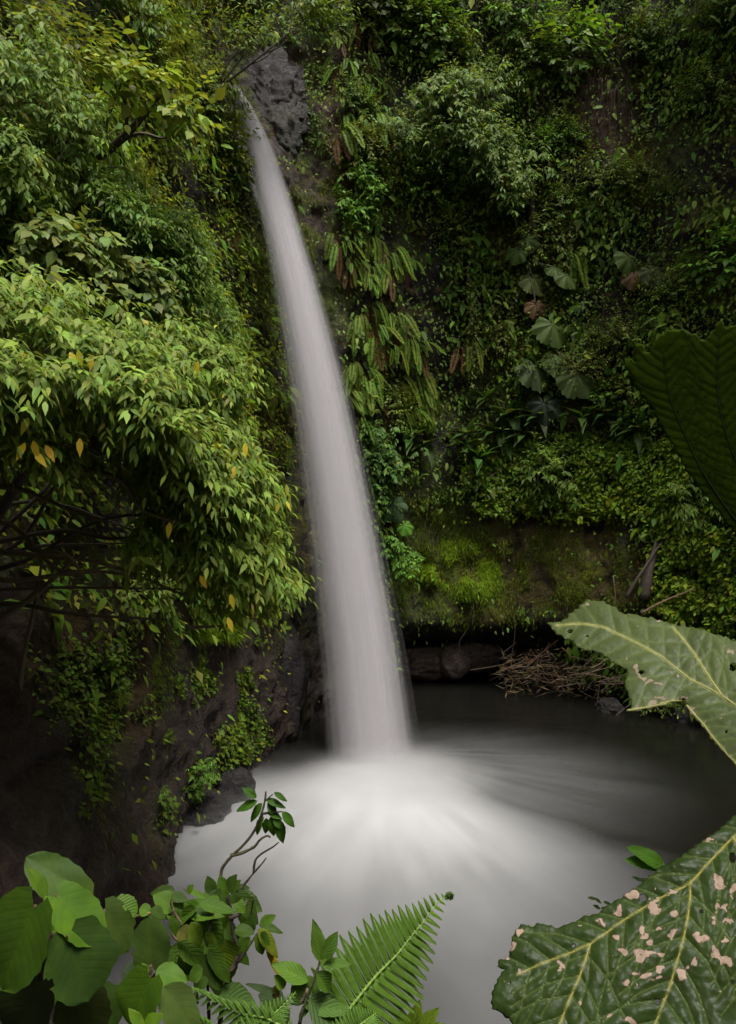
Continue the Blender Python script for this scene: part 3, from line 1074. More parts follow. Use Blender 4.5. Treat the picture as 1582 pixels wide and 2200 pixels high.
# ---------------- hanging vines on the upper right
def vine_proto(name, seed, ln, leafy):
    global rng
    rng = np.random.default_rng(seed)
    mb = MB()
    for s in range(4 if leafy else 7):
        x = rng.normal(0, .22)
        p = bez([[x + rng.normal(0, .05 + .05 * k), -.15 - .1 * rng.random(), -ln * k / 5 * rng.uniform(.85, 1)] for k in range(6)], 4)
        tube(mb, p, .012, (.07, .055, .035) if leafy else np.array([.13, .095, .07]) * rng.uniform(.6, 1.2), 3)
        if leafy:
            q = p[rng.integers(0, len(p), 75)] + rng.normal(0, .05, (75, 3))
            A = np.stack([rng.normal(0, .8, 75), -np.abs(rng.normal(0, .6, 75)), np.full(75, -.7)], -1)
            l = .13 * np.exp(rng.normal(0, .25, 75))
            leaf_batch(mb, q, A, rng.normal(0, .3, (75, 3)) + np.array([0, -.6, .8]), l, l * .5, leafcol(75, (.085, .105, .032), .3), LO)
    o = obj(name, mb.mesh(name, M_LEAFI))
    o['category'] = 'vine'
    return o


VN = [vine_proto('leafy_vine', 41, 4.2, True), vine_proto('leafy_vine', 42, 5.5, True), vine_proto('dry_vine', 43, 4.5, False), vine_proto('dry_vine', 44, 3.5, False)]
rng = np.random.default_rng(6)
for (px, py) in [(1148, 10), (1165, 60), (1185, 20), (1200, 90), (1212, 40), (1150, 150), (1175, 180), (1195, 230), (1215, 260), (1160, 290), (1185, 340), (1205, 380), (1170, 440), (1010, 560), (1090, 20), (1120, 80)]:
    p, n = cliff_at(px, py)
    place_copy(VN[rng.integers(2)], p + n * .5, n, rng.uniform(.8, 1.1), 'leafy vine hanging down the right cliff beside the dry vines', 'leafy vines on the right cliff', .04)
for (px, py) in [(1275, 40), (1290, 70), (1305, 60), (1320, 110), (1335, 90), (1300, 150), (1285, 180), (1265, 120), (1345, 170), (1310, 215)]:
    p, n = cliff_at(px, py)
    place_copy(VN[2 + rng.integers(2)], p + n * .5, n, rng.uniform(.8, 1.1), 'bundle of dry brown vines over bare soil high on the right cliff', 'dry vines on the right cliff', .08)


# ---------------- big lobed leaves and dark strap leaves on the right cliff
def lobed_leaf(c, up, nrm, rad, base, lobes=7, notch=.20):
    """broad palmate blade with toothed lobes; c = stalk point, up = direction of the main lobe"""
    up, nrm = unit(up), np.asarray(nrm, float)
    S = unit(np.cross(up, nrm))
    nrm = np.cross(S, up)
    K, Rn = 56, 6
    th = np.linspace(-np.pi * .93, np.pi * .93, K)
    lob = 1 - notch * (1 - np.abs(np.cos(th * lobes / 2 * .98)) ** .7) + .05 * np.sin(th * 23) + rng.normal(0, .02, K)
    prof = (.60 + .42 * np.cos(th / 2) ** 1.5) * lob
    V, C = [], []
    for r in range(Rn + 1):
        f = r / Rn
        d = rad * prof * f
        z = rad * (-.30 * f ** 2 + .09 * np.sin(th * 2 + rad * 30) * f ** 2 + .035 * np.cos(th * lobes * .98) * f)
        V.append(c + up * (np.cos(th) * d)[:, None] + S * (np.sin(th) * d)[:, None] + nrm * z[:, None])
        vein = np.abs(np.cos(th * lobes / 2 * .98)) ** 30
        C.append(np.asarray(base) * (1 + .45 * vein[:, None]))
    Q = [[r * K + k, r * K + k + 1, (r + 1) * K + k + 1, (r + 1) * K + k] for r in range(Rn) for k in range(K - 1)]
    mb = MB()
    mb.add(np.concatenate(V), None, Q, np.concatenate(C))
    return mb


def umbrella_plant(label, leaves, group='big lobed leaf plants on the right cliff'):
    p0, n0 = cliff_at(leaves[0][0], leaves[0][1] + 40)
    root = empty('umbrella_plant', p0)
    tag(root, label, 'plant', group)
    for (px, py, r, a, base) in leaves:
        p, n = cliff_at(px, py)
        c = p + n * .62 + np.array([0, -.28, 0])
        D = c[1]
        c = W(px, py, D)
        up = np.array([math.sin(R(a)), -.25, math.cos(R(a))])
        mb = lobed_leaf(c, up, [rng.normal(0, .2), -.8, .55], r / F * D, base)
        l = part('leaf', mb, M_LEAF, root)
        if base[0] > base[1]:
            l['label'] = 'withered brown leaf'
        st = MB()
        tube(st, bez([p0, (p0 + c) / 2 + [0, -.3, -.15], c], 5), .03, (.06, .07, .03), 5)
        part('leaf_stalk', st, M_BARK, root)


GR, BR = (.062, .096, .022), (.12, .070, .035)
rng = np.random.default_rng(8)
umbrella_plant('big lobed leaf plant under the brown trunk, with one withered leaf', [(1132, 515, 30, 170, GR), (1146, 598, 40, 150, (.085, .105, .03)), (1192, 575, 30, 120, GR), (1112, 540, 28, 200, GR), (1216, 592, 34, 140, GR), (1152, 655, 30, 190, BR)])
umbrella_plant('big lobed leaf plant with the largest pale leaves at mid height', [(1188, 698, 52, 160, GR), (1152, 790, 52, 165, (.06, .085, .03)), (1205, 770, 52, 150, GR), (1240, 805, 55, 150, (.07, .10, .03))])
umbrella_plant('big lobed leaf plant in the dim foliage farther right', [(1350, 553, 40, 170, GR), (1362, 592, 30, 190, BR), (1402, 582, 38, 150, (.07, .085, .04))])
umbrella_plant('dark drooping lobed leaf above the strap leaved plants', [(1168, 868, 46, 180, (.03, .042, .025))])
umbrella_plant('grey green lobed leaf close beside the falls', [(842, 1085, 38, 150, (.06, .105, .045))])
umbrella_plant('bright round lobed leaf just below the grey green one', [(870, 1130, 22, 140, (.08, .19, .02))])


def strap_proto(seed, base):
    global rng
    rng = np.random.default_rng(seed)
    root = empty('strap_leaved_plant', (0, 0, 0))
    root['category'] = 'plant'
    for k in range(10):
        mb = MB()
        a = rng.uniform(-1.4, 1.4)
        leaf_batch(mb, [[a * .1, -.1, 0]], [[math.sin(a), -.55, .35 + rng.normal(0, .4)]], [[0, -.3, 1]], rng.uniform(.8, 1.25), .34, leafcol(1, base, .25), HI, .45)
        obj('leaf', mb.mesh('leaf', M_LEAFI), root)
    return root


ST = [strap_proto(51, (.040, .075, .022)), strap_proto(52, (.032, .060, .02))]
rng = np.random.default_rng(9)
for (px, py) in [(1040, 860), (1070, 890), (1100, 900), (1060, 930), (1120, 930), (1090, 950), (1010, 930), (900, 925), (925, 955), (880, 950), (985, 960), (1160, 905), (1300, 890), (1340, 915), (1250, 900), (1380, 930), (1030, 980)]:
    p, n = cliff_at(px, py)
    t = ('beside the near dark leaf', 'right') if px > 1200 else (('below the hanging ferns', 'left') if px < 1000 else ('above the green slope in the middle of the right cliff', 'middle'))
    place_tree(ST[rng.integers(2)], p + n * .35, n, rng.uniform(.8, 1.1), 'dark strap leaved plant ' + t[0], 'strap leaved plants ' + t[1])

# ---------------- rock at the lip, pool rocks
def rock(name, c, size, seed, label, cat='rock', group=None, base=(.05, .044, .045), strat=0., mat=None, sub=5, rough=.35):
    bm = bmesh.new()
    bmesh.ops.create_icosphere(bm, subdivisions=sub, radius=1)
    V = np.array([v.co for v in bm.verts])
    d = 1 + (fbm(V, 1.1, 4, seed, True) - .5) * rough * 2 + (fbm(V, 3.1, 4, seed + 5) - .5) * rough * .8
    if strat:
        q = V[:, 2] * 5 + V[:, 0] * 2.2 + fbm(V, 1.5, 3, seed + 9) * 4
        d += strat * (np.abs(q - np.round(q)) - .25) + (np.floor(fbm(V * [3, 1, 2], 1.6, 3, seed + 3) * 8) / 8 - .5) * strat * 1.2
    V2 = V * d[:, None] * np.asarray(size)
    F3 = np.array([[v.index for v in f.verts] for f in bm.faces])
    bm.free()
    cc = np.asarray(base) * (.6 + .8 * fbm(V2, 1.7, 3, seed + 1))[:, None]
    o = obj(name, mk(name, V2, F3, None, mat or M_WET, True, col=cc, luv=np.zeros((len(V2), 3))), None, c)
    tag(o, label, cat, group)
    return o


_lp, _ln = cliff_at(582, 205)
rock('lip_rock', _lp + [0, .2, -.1], (1.5, .55, 2.0), 3, 'jagged wet dark rock right of the lip of the falls', base=(.042, .034, .033), strat=.22, rough=.5, sub=6)
_lp, _ln = cliff_at(618, 290)
rock('lip_rock', _lp + [0, .45, 0], (.9, .8, 1.5), 8, 'narrow mossy rock under the jagged lip rock', base=(.045, .045, .030), strat=.2)
rock('boulder', W(498, 1700, 20.6), (.55, .6, .55), 12, 'rounded black boulder at the left edge of the white pool', base=(.022, .020, .020), mat=M_ROCK)
rock('boulder', W(440, 1745, 19.2), (.6, .6, .40), 13, 'low dark boulder left of the round black one', base=(.022, .020, .019), mat=M_ROCK)
rock('boulder', W(610, 1475, 26.0), (.7, .8, 1.8), 14, 'smooth wet rock shoulder just left of the falls foot', base=(.030, .026, .027), mat=M_ROCK)
rock('boulder', W(915, 1420, 35.2), (1.5, 1.0, .75), 15, 'brown rock ledge across the pool right of the falls', base=(.125, .095, .080), mat=M_ROCK)
rock('boulder', W(975, 1420, 34.4), (.75, .7, .85), 16, 'rounded brown boulder next to the ledge across the pool', base=(.11, .085, .075), mat=M_ROCK, rough=.2)
rock('boulder', W(1020, 1405, 34.9), (1.1, .8, .7), 17, 'dark rock between the round boulder and the brush pile', base=(.08, .06, .052), mat=M_ROCK)
rock('boulder', W(1310, 1525, 29.6), (.5, .5, .42), 18, 'dark stone below the brush pile beside the torn leaf', base=(.03, .027, .026), mat=M_ROCK)
rock('boulder', W(1465, 1535, 28.4), (.7, .6, .5), 19, 'wet black stone seen under the torn leaf', base=(.026, .024, .024), mat=M_ROCK)

# ---------------- brush pile of dead sticks, logs
def stick(pts, r, base, label, group=None, name='dead_branch', cat='branch', forks=0):
    pts = np.asarray(pts, float)
    mb = MB()
    p = bez(pts, 5)
    tube(mb, p, np.linspace(r, r * .35, len(p)), base, 6, .25)
    root = obj(name, mb.mesh(name, M_BARK, pts[0]), None, pts[0])
    tag(root, label, cat, group)
    for k in range(forks):
        q = p[int(len(p) * rng.uniform(.3, .8))]
        d = unit(pts[-1] - pts[0] + rng.normal(0, .6, 3) * np.linalg.norm(pts[-1] - pts[0]))
        m2 = MB()
        tube(m2, bez([q, q + d * .35 + rng.normal(0, .05, 3), q + d * .7], 3), np.linspace(r * .5, r * .15, 7), base, 5)
        obj('side_twig', m2.mesh('side_twig', M_BARK, pts[0]), root)
    return root


for k in range(85):
    cx_ = rng.uniform(1085, 1345)
    f = (cx_ - 1085) / 260
    cy_ = rng.normal(1432 + 40 * f, 22)
    D = 33.4 - 4.0 * f + rng.normal(0, .4)
    c = W(cx_, cy_, D)
    a = rng.normal(.25, .6)
    l = rng.uniform(.5, 1.7)
    d = np.array([math.cos(a), rng.normal(0, .35), math.sin(a) * .8]) * l
    base = np.array([.10, .064, .044]) * rng.uniform(.2, 1.5)
    stick([c - d / 2, c + rng.normal(0, .06, 3), c + d / 2], rng.uniform(.012, .032), base, 'thin dead stick in the tangled brush pile at the pool edge', 'sticks of the brush pile', forks=1 if k % 4 == 0 else 0)
stick([W(1075, 1440, 33.2), W(1140, 1420, 33), W(1205, 1370, 32.5)], .045, (.22, .10, .05), 'long reddish stick leaning across the top of the brush pile', forks=1)
stick([W(1010, 1440, 33.4), W(1070, 1430, 33), W(1120, 1415, 32.6)], .028, (.14, .09, .06), 'thin stick reaching out over the pool from the brush pile')
mb = MB()
P = np.array([W(a, b, d) for a, b, d in zip(rng.uniform(1080, 1350, 900), rng.normal(1455, 28, 900), rng.normal(31.8, .8, 900))])
A = rng.normal(0, 1, (900, 3)) * [1, .5, .5]
leaf_batch(mb, P, A, rng.normal(0, 1, (900, 3)), rng.uniform(.15, .7, 900), .035, leafcol(900, (.06, .04, .028), .5), BLADE, .1)
tag(obj('debris', mb.mesh('debris', M_BARK)), 'fine twigs and leaf litter packed between the sticks', kind='stuff')
stick([W(1382, 1285, 29.3), W(1395, 1225, 29.2), W(1412, 1165, 29.4)], .26, (.075, .060, .045), 'broken grey brown trunk standing on the right slope', None, 'tree_stump', 'stump')
stick([W(1345, 1285, 29.0), W(1375, 1235, 28.9), W(1428, 1155, 29.2)], .09, (.06, .045, .035), 'slim dark log leaning against the broken trunk', None, 'leaning_log', 'log')
stick([W(1378, 1318, 28.2), W(1430, 1290, 28.0), W(1492, 1265, 28)], .055, (.15, .09, .06), 'bare straight branch pointing right above the torn leaf')
stick([W(1318, 1240, 29.6), W(1322, 1280, 29.4), W(1316, 1310, 29.3)], .03, (.10, .06, .04), 'short upright dead twig above the torn leaf')
for k, (a, b, c2, d2) in enumerate([(1000, 1040, 1060, 995), (1010, 1045, 1075, 1010), (1018, 1030, 1048, 990), (995, 1030, 1040, 1005)]):
    p, n = cliff_at(a, b)
    q, n2 = cliff_at(c2, d2)
    stick([p + n * .5, (p + q) / 2 + n * .7, q + n * .6], .03, (.15, .10, .07), 'bare dry twig sticking out above the mossy ledge', 'dry twigs above the mossy ledge')
p, n = cliff_at(1140, 470)
stick([p + n * .5 + [0, 0, -1.6], p + n * .55, p + n * .5 + [.1, 0, 2.2]], .22, (.085, .055, .042), 'bare reddish brown dead trunk below the grey green cliff tree', None, 'dead_tree', 'dead tree')


# ------------------------------------------------------------------ foliage masses (trees and shrubs traced to their own depth)
def foliage_tree(name, label, cat, poly, depth, thick, nt_, m, L, ratio, base, droop, out_dir, root_px, tm=MID, yellow=.01, var=.25, nbranch=6, edge_bias=.5, flower=0, tl=.5, crownname='crown', group=None, trad=.16, holes=.45, curl=.18):
    xs_, ys_ = [p[0] for p in poly], [p[1] for p in poly]
    pts = []
    bnd = poly + [poly[0]]
    while len(pts) < nt_:
        a = rng.uniform(min(xs_), max(xs_), 4000)
        b = rng.uniform(min(ys_), max(ys_), 4000)
        ok = pip(a, b, poly)
        a, b = a[ok], b[ok]
        # light and dark clumps: boughs separated by gaps
        nzv = fbm(np.stack([a / 150, (b - .38 * a) / 58, a * 0], -1), 1.0, 3, int(abs(xs_[1])) + 3)
        keep = rng.random(len(a)) < sstep(holes - .12, holes + .12, nzv) * .95 + .05
        pts += list(zip(a[keep], b[keep], nzv[keep]))
    pts = np.array(pts[:nt_])
    e = seg_dist(pts[:, 0], pts[:, 1], bnd)
    D = depth(pts[:, 0], pts[:, 1]) - np.clip(e / 130, 0, 1) * thick * .55 * (.4 + 1.2 * sstep(.4, .7, pts[:, 2])) + rng.random(nt_) ** 1.2 * thick
    B = np.stack([(pts[:, 0] - CX) / F * D, D, ZC + (CY - pts[:, 1]) / F * D], -1)
    T = np.asarray(out_dir, float) + rng.normal(0, .45, (nt_, 3))
    r0 = W(*root_px)
    root = empty(name, r0)
    tag(root, label, cat, group)
    mb, stm = MB(), MB()
    twigs(mb, B, T, tl * np.exp(rng.normal(0, .25, nt_)), m, L, ratio, base, droop, tm, var, yellow, curl, stem=stm)
    if flower:
        k = rng.choice(nt_, flower)
        tipc = B[k] + unit(T[k]) * tl
        for i in range(flower):
            for q in range(2):
                d = np.array([rng.normal(.2, .3), rng.normal(0, .3), .25])
                p = [tipc[i], tipc[i] + d * .10 + [0, 0, .05], tipc[i] + d * .24 - [0, 0, .05]]
                tube(stm, p, .006, (.34, .36, .26), 3)
    crown = part(crownname, mb, M_LEAF, root)
    tw = part('twigs', stm, M_BARK, crown)
    tw.parent = crown
    tw.location = (0, 0, 0)
    tr = MB()
    cen = B.mean(0)
    TC = bez([r0, r0 * .6 + cen * .4 + rng.normal(0, .2, 3) + [0, .5, -.3], cen + [0, .6, 0]], 6)
    tube(tr, TC, np.linspace(trad, trad * .4, 13), (.05, .04, .03), 8, .15)
    part('trunk', tr, M_BARK, root)
    for i in rng.choice(nt_, nbranch, replace=False):
        bm_ = MB()
        q_ = rng.uniform(.1, .95)
        s = TC[int(q_ * (len(TC) - 1))]
        L_ = np.linalg.norm(B[i] - s)
        mid = (s + B[i]) / 2 + rng.normal(0, .09 * L_, 3) + [0, .1, .12 * L_]
        m1 = (s + mid) / 2 + rng.normal(0, .05 * L_, 3)
        m2 = (mid + B[i]) / 2 + rng.normal(0, .05 * L_, 3)
        pb_ = bez([s, m1, mid, m2, B[i]], 3)
        tube(bm_, pb_, np.linspace(min(.05, trad * .5), .010, 13), np.array([.055, .042, .028]) * rng.uniform(.7, 1.4), 5, .2)
        part('branch', bm_, M_BARK, root)
    return root, B


rng = np.random.default_rng(21)
sq = lambda poly: [(a - 45 * np.clip((a - 300) / 300, 0, 1), b) for a, b in poly]
PE = [(-520, 480), (-90, 530), (0, 565), (100, 590), (200, 615), (300, 675), (400, 690), (480, 735), (565, 765), (578, 800), (520, 850), (545, 900), (560, 960), (600, 1000), (632, 1040), (625, 1110), (600, 1150), (635, 1200), (668, 1262), (615, 1265), (600, 1325), (540, 1335), (480, 1315), (420, 1285), (380, 1240), (300, 1215), (240, 1185), (255, 1130), (330, 1090), (250, 1010), (150, 985), (0, 960), (-90, 960), (-520, 1000)]  # unseen left part of the crown added to shade the lower left cliff
depE = lambda a, b: 9.0 + 3.2 * np.clip(a, -200, 700) / 660 + np.clip(900 - b, 0, 400) / 400 * 1.3
eroot, EB = foliage_tree('drooping_tree', 'big tree of drooping narrow leaves leaning out over the left bank', 'tree', sq(PE), depE, 1.7, 4700, 6, .235, .31, (.106, .150, .044), .75, (.75, -.45, -.15), (-260, 1350, 11.5), HI, .012, .22, 16, flower=900, tl=.45, holes=.42)
# dim inner branches below the crown
for (a, b) in [((-60, 1120, 11), (250, 1215, 10.6)), ((-80, 1180, 11), (400, 1280, 11)), ((-60, 1300, 11.5), (330, 1330, 11)), ((-60, 1050, 10.5), (220, 1120, 10.4)), ((0, 1330, 11.3), (190, 1180, 11)), ((60, 1170, 10.6), (180, 1240, 10.3)), ((-40, 1230, 11), (300, 1240, 10.8)), ((40, 1500, 12.5), (95, 1180, 11.2)), ((380, 1290, 11), (470, 1345, 11.2)), ((150, 1000, 10), (420, 1130, 10.4))]:
    mb = MB()
    p, q = W(*a), W(*b)
    tube(mb, bez([p, p * .66 + q * .34 + rng.normal(0, .14, 3), p * .33 + q * .67 + rng.normal(0, .14, 3), q], 6), np.linspace(.055, .018, 19), np.array([.085, .070, .030]) * rng.uniform(.6, 1.2), 6, .3)
    part('branch', mb, M_BARK, eroot)
# conspicuous yellow leaves
mb = MB()
YL = [(55, 965), (72, 960), (98, 970), (75, 985), (150, 770), (168, 765), (172, 955), (195, 775), (470, 960), (478, 965), (492, 975), (505, 1015), (508, 975), (527, 965), (430, 1250), (495, 1290), (365, 1135), (460, 1085), (425, 790), (235, 830), (270, 895), (62, 910), (490, 1340)]
P = np.array([W(a, b - 14, depE(a, b) - 1.0) for a, b in YL])
A = np.stack([rng.normal(.1, .35, len(YL)), rng.normal(-.1, .2, len(YL)), np.full(len(YL), -1.)], -1)
leaf_batch(mb, P, A, np.tile([0.2, -1, .4], (len(YL), 1)), .24, .085, leafcol(len(YL), (.30, .22, .03), .15), HI, .1)
y = part('yellow_leaves', mb, M_LEAF, eroot)
PA = [(-80, 0), (60, 40), (110, 90), (165, 160), (200, 220), (215, 300), (160, 345), (130, 400), (100, 470), (0, 485), (-80, 485)]
foliage_tree('drooping_shrub_tree', 'pale drooping shrub at the upper left edge, above the others', 'tree', PA, lambda a, b: 13.2 + a / 200 * 1.5, 1.6, 900, 6, .24, .32, (.085, .130, .038), .8, (.7, -.5, -.1), (-220, 620, 13.5), HI, .006, .22, 6, flower=60, tl=.5, holes=.40)
PB = [(200, 80), (300, 88), (345, 150), (425, 190), (432, 250), (400, 335), (350, 270), (290, 225), (220, 200), (188, 125)]
foliage_tree('roundleaf_shrub', 'sparse shrub of pale round leaves near the top left', 'shrub', PB, lambda a, b: 15.0 + a * 0, 1.2, 95, 4, .30, .66, (.120, .155, .040), .5, (.6, -.4, -.1), (150, 300, 17), HI, .01, .2, 5, tl=.55, holes=.40)
PC = [(180, 380), (250, 368), (330, 390), (420, 445), (455, 520), (455, 600), (505, 640), (560, 745), (480, 735), (400, 685), (330, 640), (300, 560), (215, 480)]
foliage_tree('narrowleaf_shrub', 'mid green narrow leaved shrub between the round leaved one and the falls', 'shrub', sq(PC), lambda a, b: 14.4 + (a - 180) / 350 * 2.5, 1.5, 1150, 6, .22, .32, (.075, .125, .036), .7, (.75, -.45, -.1), (60, 760, 16), HI, .006, .22, 6, flower=120, tl=.45, holes=.38)
PD = [(25, 490), (100, 462), (175, 480), (262, 530), (332, 590), (372, 672), (300, 672), (200, 602), (100, 566), (10, 545)]
foliage_tree('grey_leaved_shrub', 'shrub of broad overlapping grey green leaves above the big drooping tree', 'shrub', PD, lambda a, b: 12.2 + a / 370 * 1.6, .9, 230, 4, .30, .58, (.095, .125, .055), .6, (.7, -.55, -.2), (-120, 760, 14), HI, .004, .18, 4, tl=.5, holes=.3)
PF = [(840, 255), (880, 215), (905, 175), (960, 152), (1025, 158), (1055, 190), (1060, 235), (1100, 290), (1130, 350), (1135, 400), (1110, 460), (1075, 450), (1050, 420), (1010, 400), (985, 350), (920, 340), (880, 345), (845, 320)]
foliage_tree('cliff_tree', 'grey green bushy tree jutting from the upper right cliff', 'tree', PF, lambda a, b: 31.3 + (a - 840) / 300 * .4, 2.2, 1150, 6, .34, .34, (.085, .125, .055), .7, (.1, -.8, -.1), (1060, 470, 33.6), MID, .012, .22, 8, tl=.6, holes=.44)
PG = [(720, 400), (745, 360), (800, 350), (820, 400), (800, 450), (780, 490), (745, 480), (725, 450)]
foliage_tree('bright_shrub', 'bright green shrub on the fern wall beside the upper falls', 'shrub', PG, lambda a, b: 31.6 + a * 0, 1.0, 200, 6, .24, .42, (.075, .150, .026), .7, (.1, -.8, -.1), (760, 430, 33), MID, .005, .2, 3, tl=.5, holes=.38)
PH = [(780, 905), (830, 900), (870, 930), (935, 955), (900, 990), (865, 1000), (850, 1040), (810, 1060), (790, 1000)]
foliage_tree('bluish_shrub', 'bluish green shrub beside the falls at eye level', 'shrub', PH, lambda a, b: 31.0 + a * 0, .9, 210, 6, .24, .42, (.055, .105, .040), .6, (.0, -.8, -.1), (820, 1010, 33), MID, .01, .2, 3, tl=.5, holes=.36)
PI_ = [(815, 1140), (850, 1150), (905, 1190), (900, 1240), (850, 1230), (825, 1190)]
foliage_tree('ledge_shrub', 'small green shrub at the left end of the mossy ledge', 'shrub', PI_, lambda a, b: 31.0 + a * 0, .7, 90, 5, .22, .5, (.060, .125, .026), .6, (.0, -.8, -.1), (850, 1240, 33), MID, .0, .2, 2, tl=.4, holes=.3)
# unseen tree added on the right rim to shade the upper right wall
n_ = 1500
v_ = unit(rng.normal(0, 1, (n_, 3))) * rng.random((n_, 1)) ** .4
B_ = np.array([18.0, 25.5, 34.5]) + v_ * [6.5, 6.0, 3.0]
rt = empty('shade_tree', (20, 31, 35))
tag(rt, 'unseen tree added on the right rim to shade the wall below', 'tree')
mb = MB()
twigs(mb, B_, v_ + [0, 0, .1], np.full(n_, 1.0), 5, .42, .45, (.06, .09, .02), .5, MID)
part('crown', mb, M_LEAF, rt)
mb = MB()
tube(mb, bez([(20.5, 31.5, 33), (19, 29.5, 35), (16.5, 26.5, 35)], 8), np.linspace(.45, .18, 17), (.05, .04, .03), 8)
part('trunk', mb, M_BARK, rt)
# soft branch overhanging the lip
PJ = [(470, 40), (540, 0), (620, -40), (740, -20), (730, 40), (690, 80), (640, 75), (570, 70), (510, 110), (475, 90)]
foliage_tree('overhanging_tree', 'dark branched tree leaning over the lip of the falls', 'tree', PJ, lambda a, b: 26.5 + a * 0, 1.5, 230, 5, .26, .42, (.075, .110, .030), .5, (.5, -.5, .0), (400, 230, 27), MID, .01, .25, 8, tl=.7, holes=.45, trad=.06)
PK = [(410, 265), (462, 235), (492, 290), (512, 340), (505, 400), (470, 420), (430, 360)]
foliage_tree('lip_shrub', 'bright green grassy shrub at the left of the lip of the falls', 'shrub', PK, lambda a, b: 28.5 + a * 0, 1.0, 300, 6, .30, .22, (.070, .140, .026), .5, (.5, -.6, .1), (420, 400, 29.5), MID, .0, .22, 3, tl=.5, holes=.3)
#@@PART3
# ------------------------------------------------------------------ nearest plants
z7 = lambda x, y: (x * .5057, 1650 + y * .5057)
z8 = lambda x, y: (700 + x * .5575, 1650 + y * .5575)
z6 = lambda x, y: (800 + x * .4943, 1200 + y * .4943)
rng = np.random.default_rng(77)


def near_leaf(base, tip, wpx, D, c, kind='ovate', dt=0.0, roll=0.0, droop=.12, cup=.22, thick=.0012, nicks=0):
    """one broad leaf from stalk point to tip (pixels at distance D), real width, folded and arched"""
    p, q = W(base[0], base[1], D), W(tip[0], tip[1], D + dt)
    A = q - p
    L = np.linalg.norm(A)
    A = A / L
    view = unit(p - np.array([0, 0, ZC]))
    nrm = -view * .75 + np.array([0, 0, .65])
    S = unit(np.cross(A, nrm))
    Nn = np.cross(S, A)
    S = S * math.cos(roll) + Nn * math.sin(roll)
    Nn = np.cross(S, A)
    nt_, ns = 22, 13
    t = np.linspace(0, 1, nt_)[:, None]
    s = np.linspace(-1, 1, ns)[None]
    if kind == 'round':
        prof = np.sqrt(np.clip(1 - (2 * np.clip(t, 0, 1) - .92) ** 2 / 1.18, 0, 1)) ** .9 * sstep(0, .02, t + .01)
        prof = prof * (1 - .25 * sstep(.6, 1, t)) * sstep(1.0, .93, t)
        back = .16
    elif kind == 'lance':
        prof = np.sin(np.pi * np.clip(t, 0, 1) ** .8) ** .9
        back = 0
    else:
        prof = np.clip(np.sin(np.pi * t ** .72), 0, 1) ** .8
        back = .04
    ph = rng.random() * 6
    edge = 1 + .035 * np.sin(t * 34 + ph) * np.abs(s) ** 4 + .03 * np.sin(t * 11 + ph * 2 + s) * np.abs(s) ** 3
    wv = wpx / F * D
    X = s * prof * edge * wv * .5
    Tt = t - back * np.abs(s) ** 1.5 * np.clip(1 - t * 2.2, 0, 1) ** 1.2
    asym = 1 + .10 * math.sin(ph)
    X = np.where(X > 0, X * asym, X / asym)
    h = cup * np.abs(X) * .8 - droop * L * t ** 2 + .05 * L * t + .018 * L * np.sin(t * 9 + ph + s * 2.2) * np.abs(s)
    V = p + A * (Tt * L)[..., None] + S * X[..., None] + Nn * h[..., None]
    cc = np.tile(np.asarray(c, float) * np.array([.64, .66, .36]), (nt_ * ns, 1)) * (1 + .25 * (fbm(V, 14 / max(L, .05) * .35, 3, int(rng.integers(99))) - .5).reshape(-1, 1))
    i = np.arange(nt_ - 1)[:, None] * ns + np.arange(ns - 1)[None]
    Qd = np.stack([i, i + 1, i + ns + 1, i + ns], -1).reshape(-1, 4)
    if nicks:
        cen = V.reshape(-1, 3)[Qd].mean(1)
        kill = np.zeros(len(Qd), bool)
        for _ in range(nicks):
            e = V[rng.integers(4, nt_ - 3), rng.choice([0, ns - 1])]
            kill |= np.linalg.norm(cen - e, axis=1) < wv * rng.uniform(.05, .09)
        Qd = Qd[~kill]
    mb = MB()
    mb.add(V.reshape(-1, 3), None, Qd, cc, np.stack([np.broadcast_to(s, (nt_, ns)), np.broadcast_to(t, (nt_, ns)), np.full((nt_, ns), ph)], -1).reshape(-1, 3))
    return mb


def near_plant(name, label, cat, loc, leaves, stems, zf, D0, stemname='stem', mat=None):
    root = empty(name, loc)
    tag(root, label, cat)
    for lf in leaves:
        b, t, w, c = lf[:4]
        kw = dict(lf[4]) if len(lf) > 4 else {}
        D = kw.pop('D', D0)
        lab = kw.pop('label', None)
        o = part('leaf', near_leaf(zf(*b), zf(*t), w * (zf(1, 0)[0] - zf(0, 0)[0]), D, c, **kw), mat or M_NEAR, root)
        if lab:
            o['label'] = lab
    for st in stems:
        pts, r, c = st[:3]
        mb = MB()
        P = bez([W(*zf(x, y), D0 + dd) for (x, y, dd) in pts], 5)
        rr = np.linspace(r, r * .5, len(P)) * (1 + .25 * rng.random(len(P)))
        tube(mb, P, rr, c, 7, .25)
        part(st[3] if len(st) > 3 else stemname, mb, M_BARK, root)
    return root


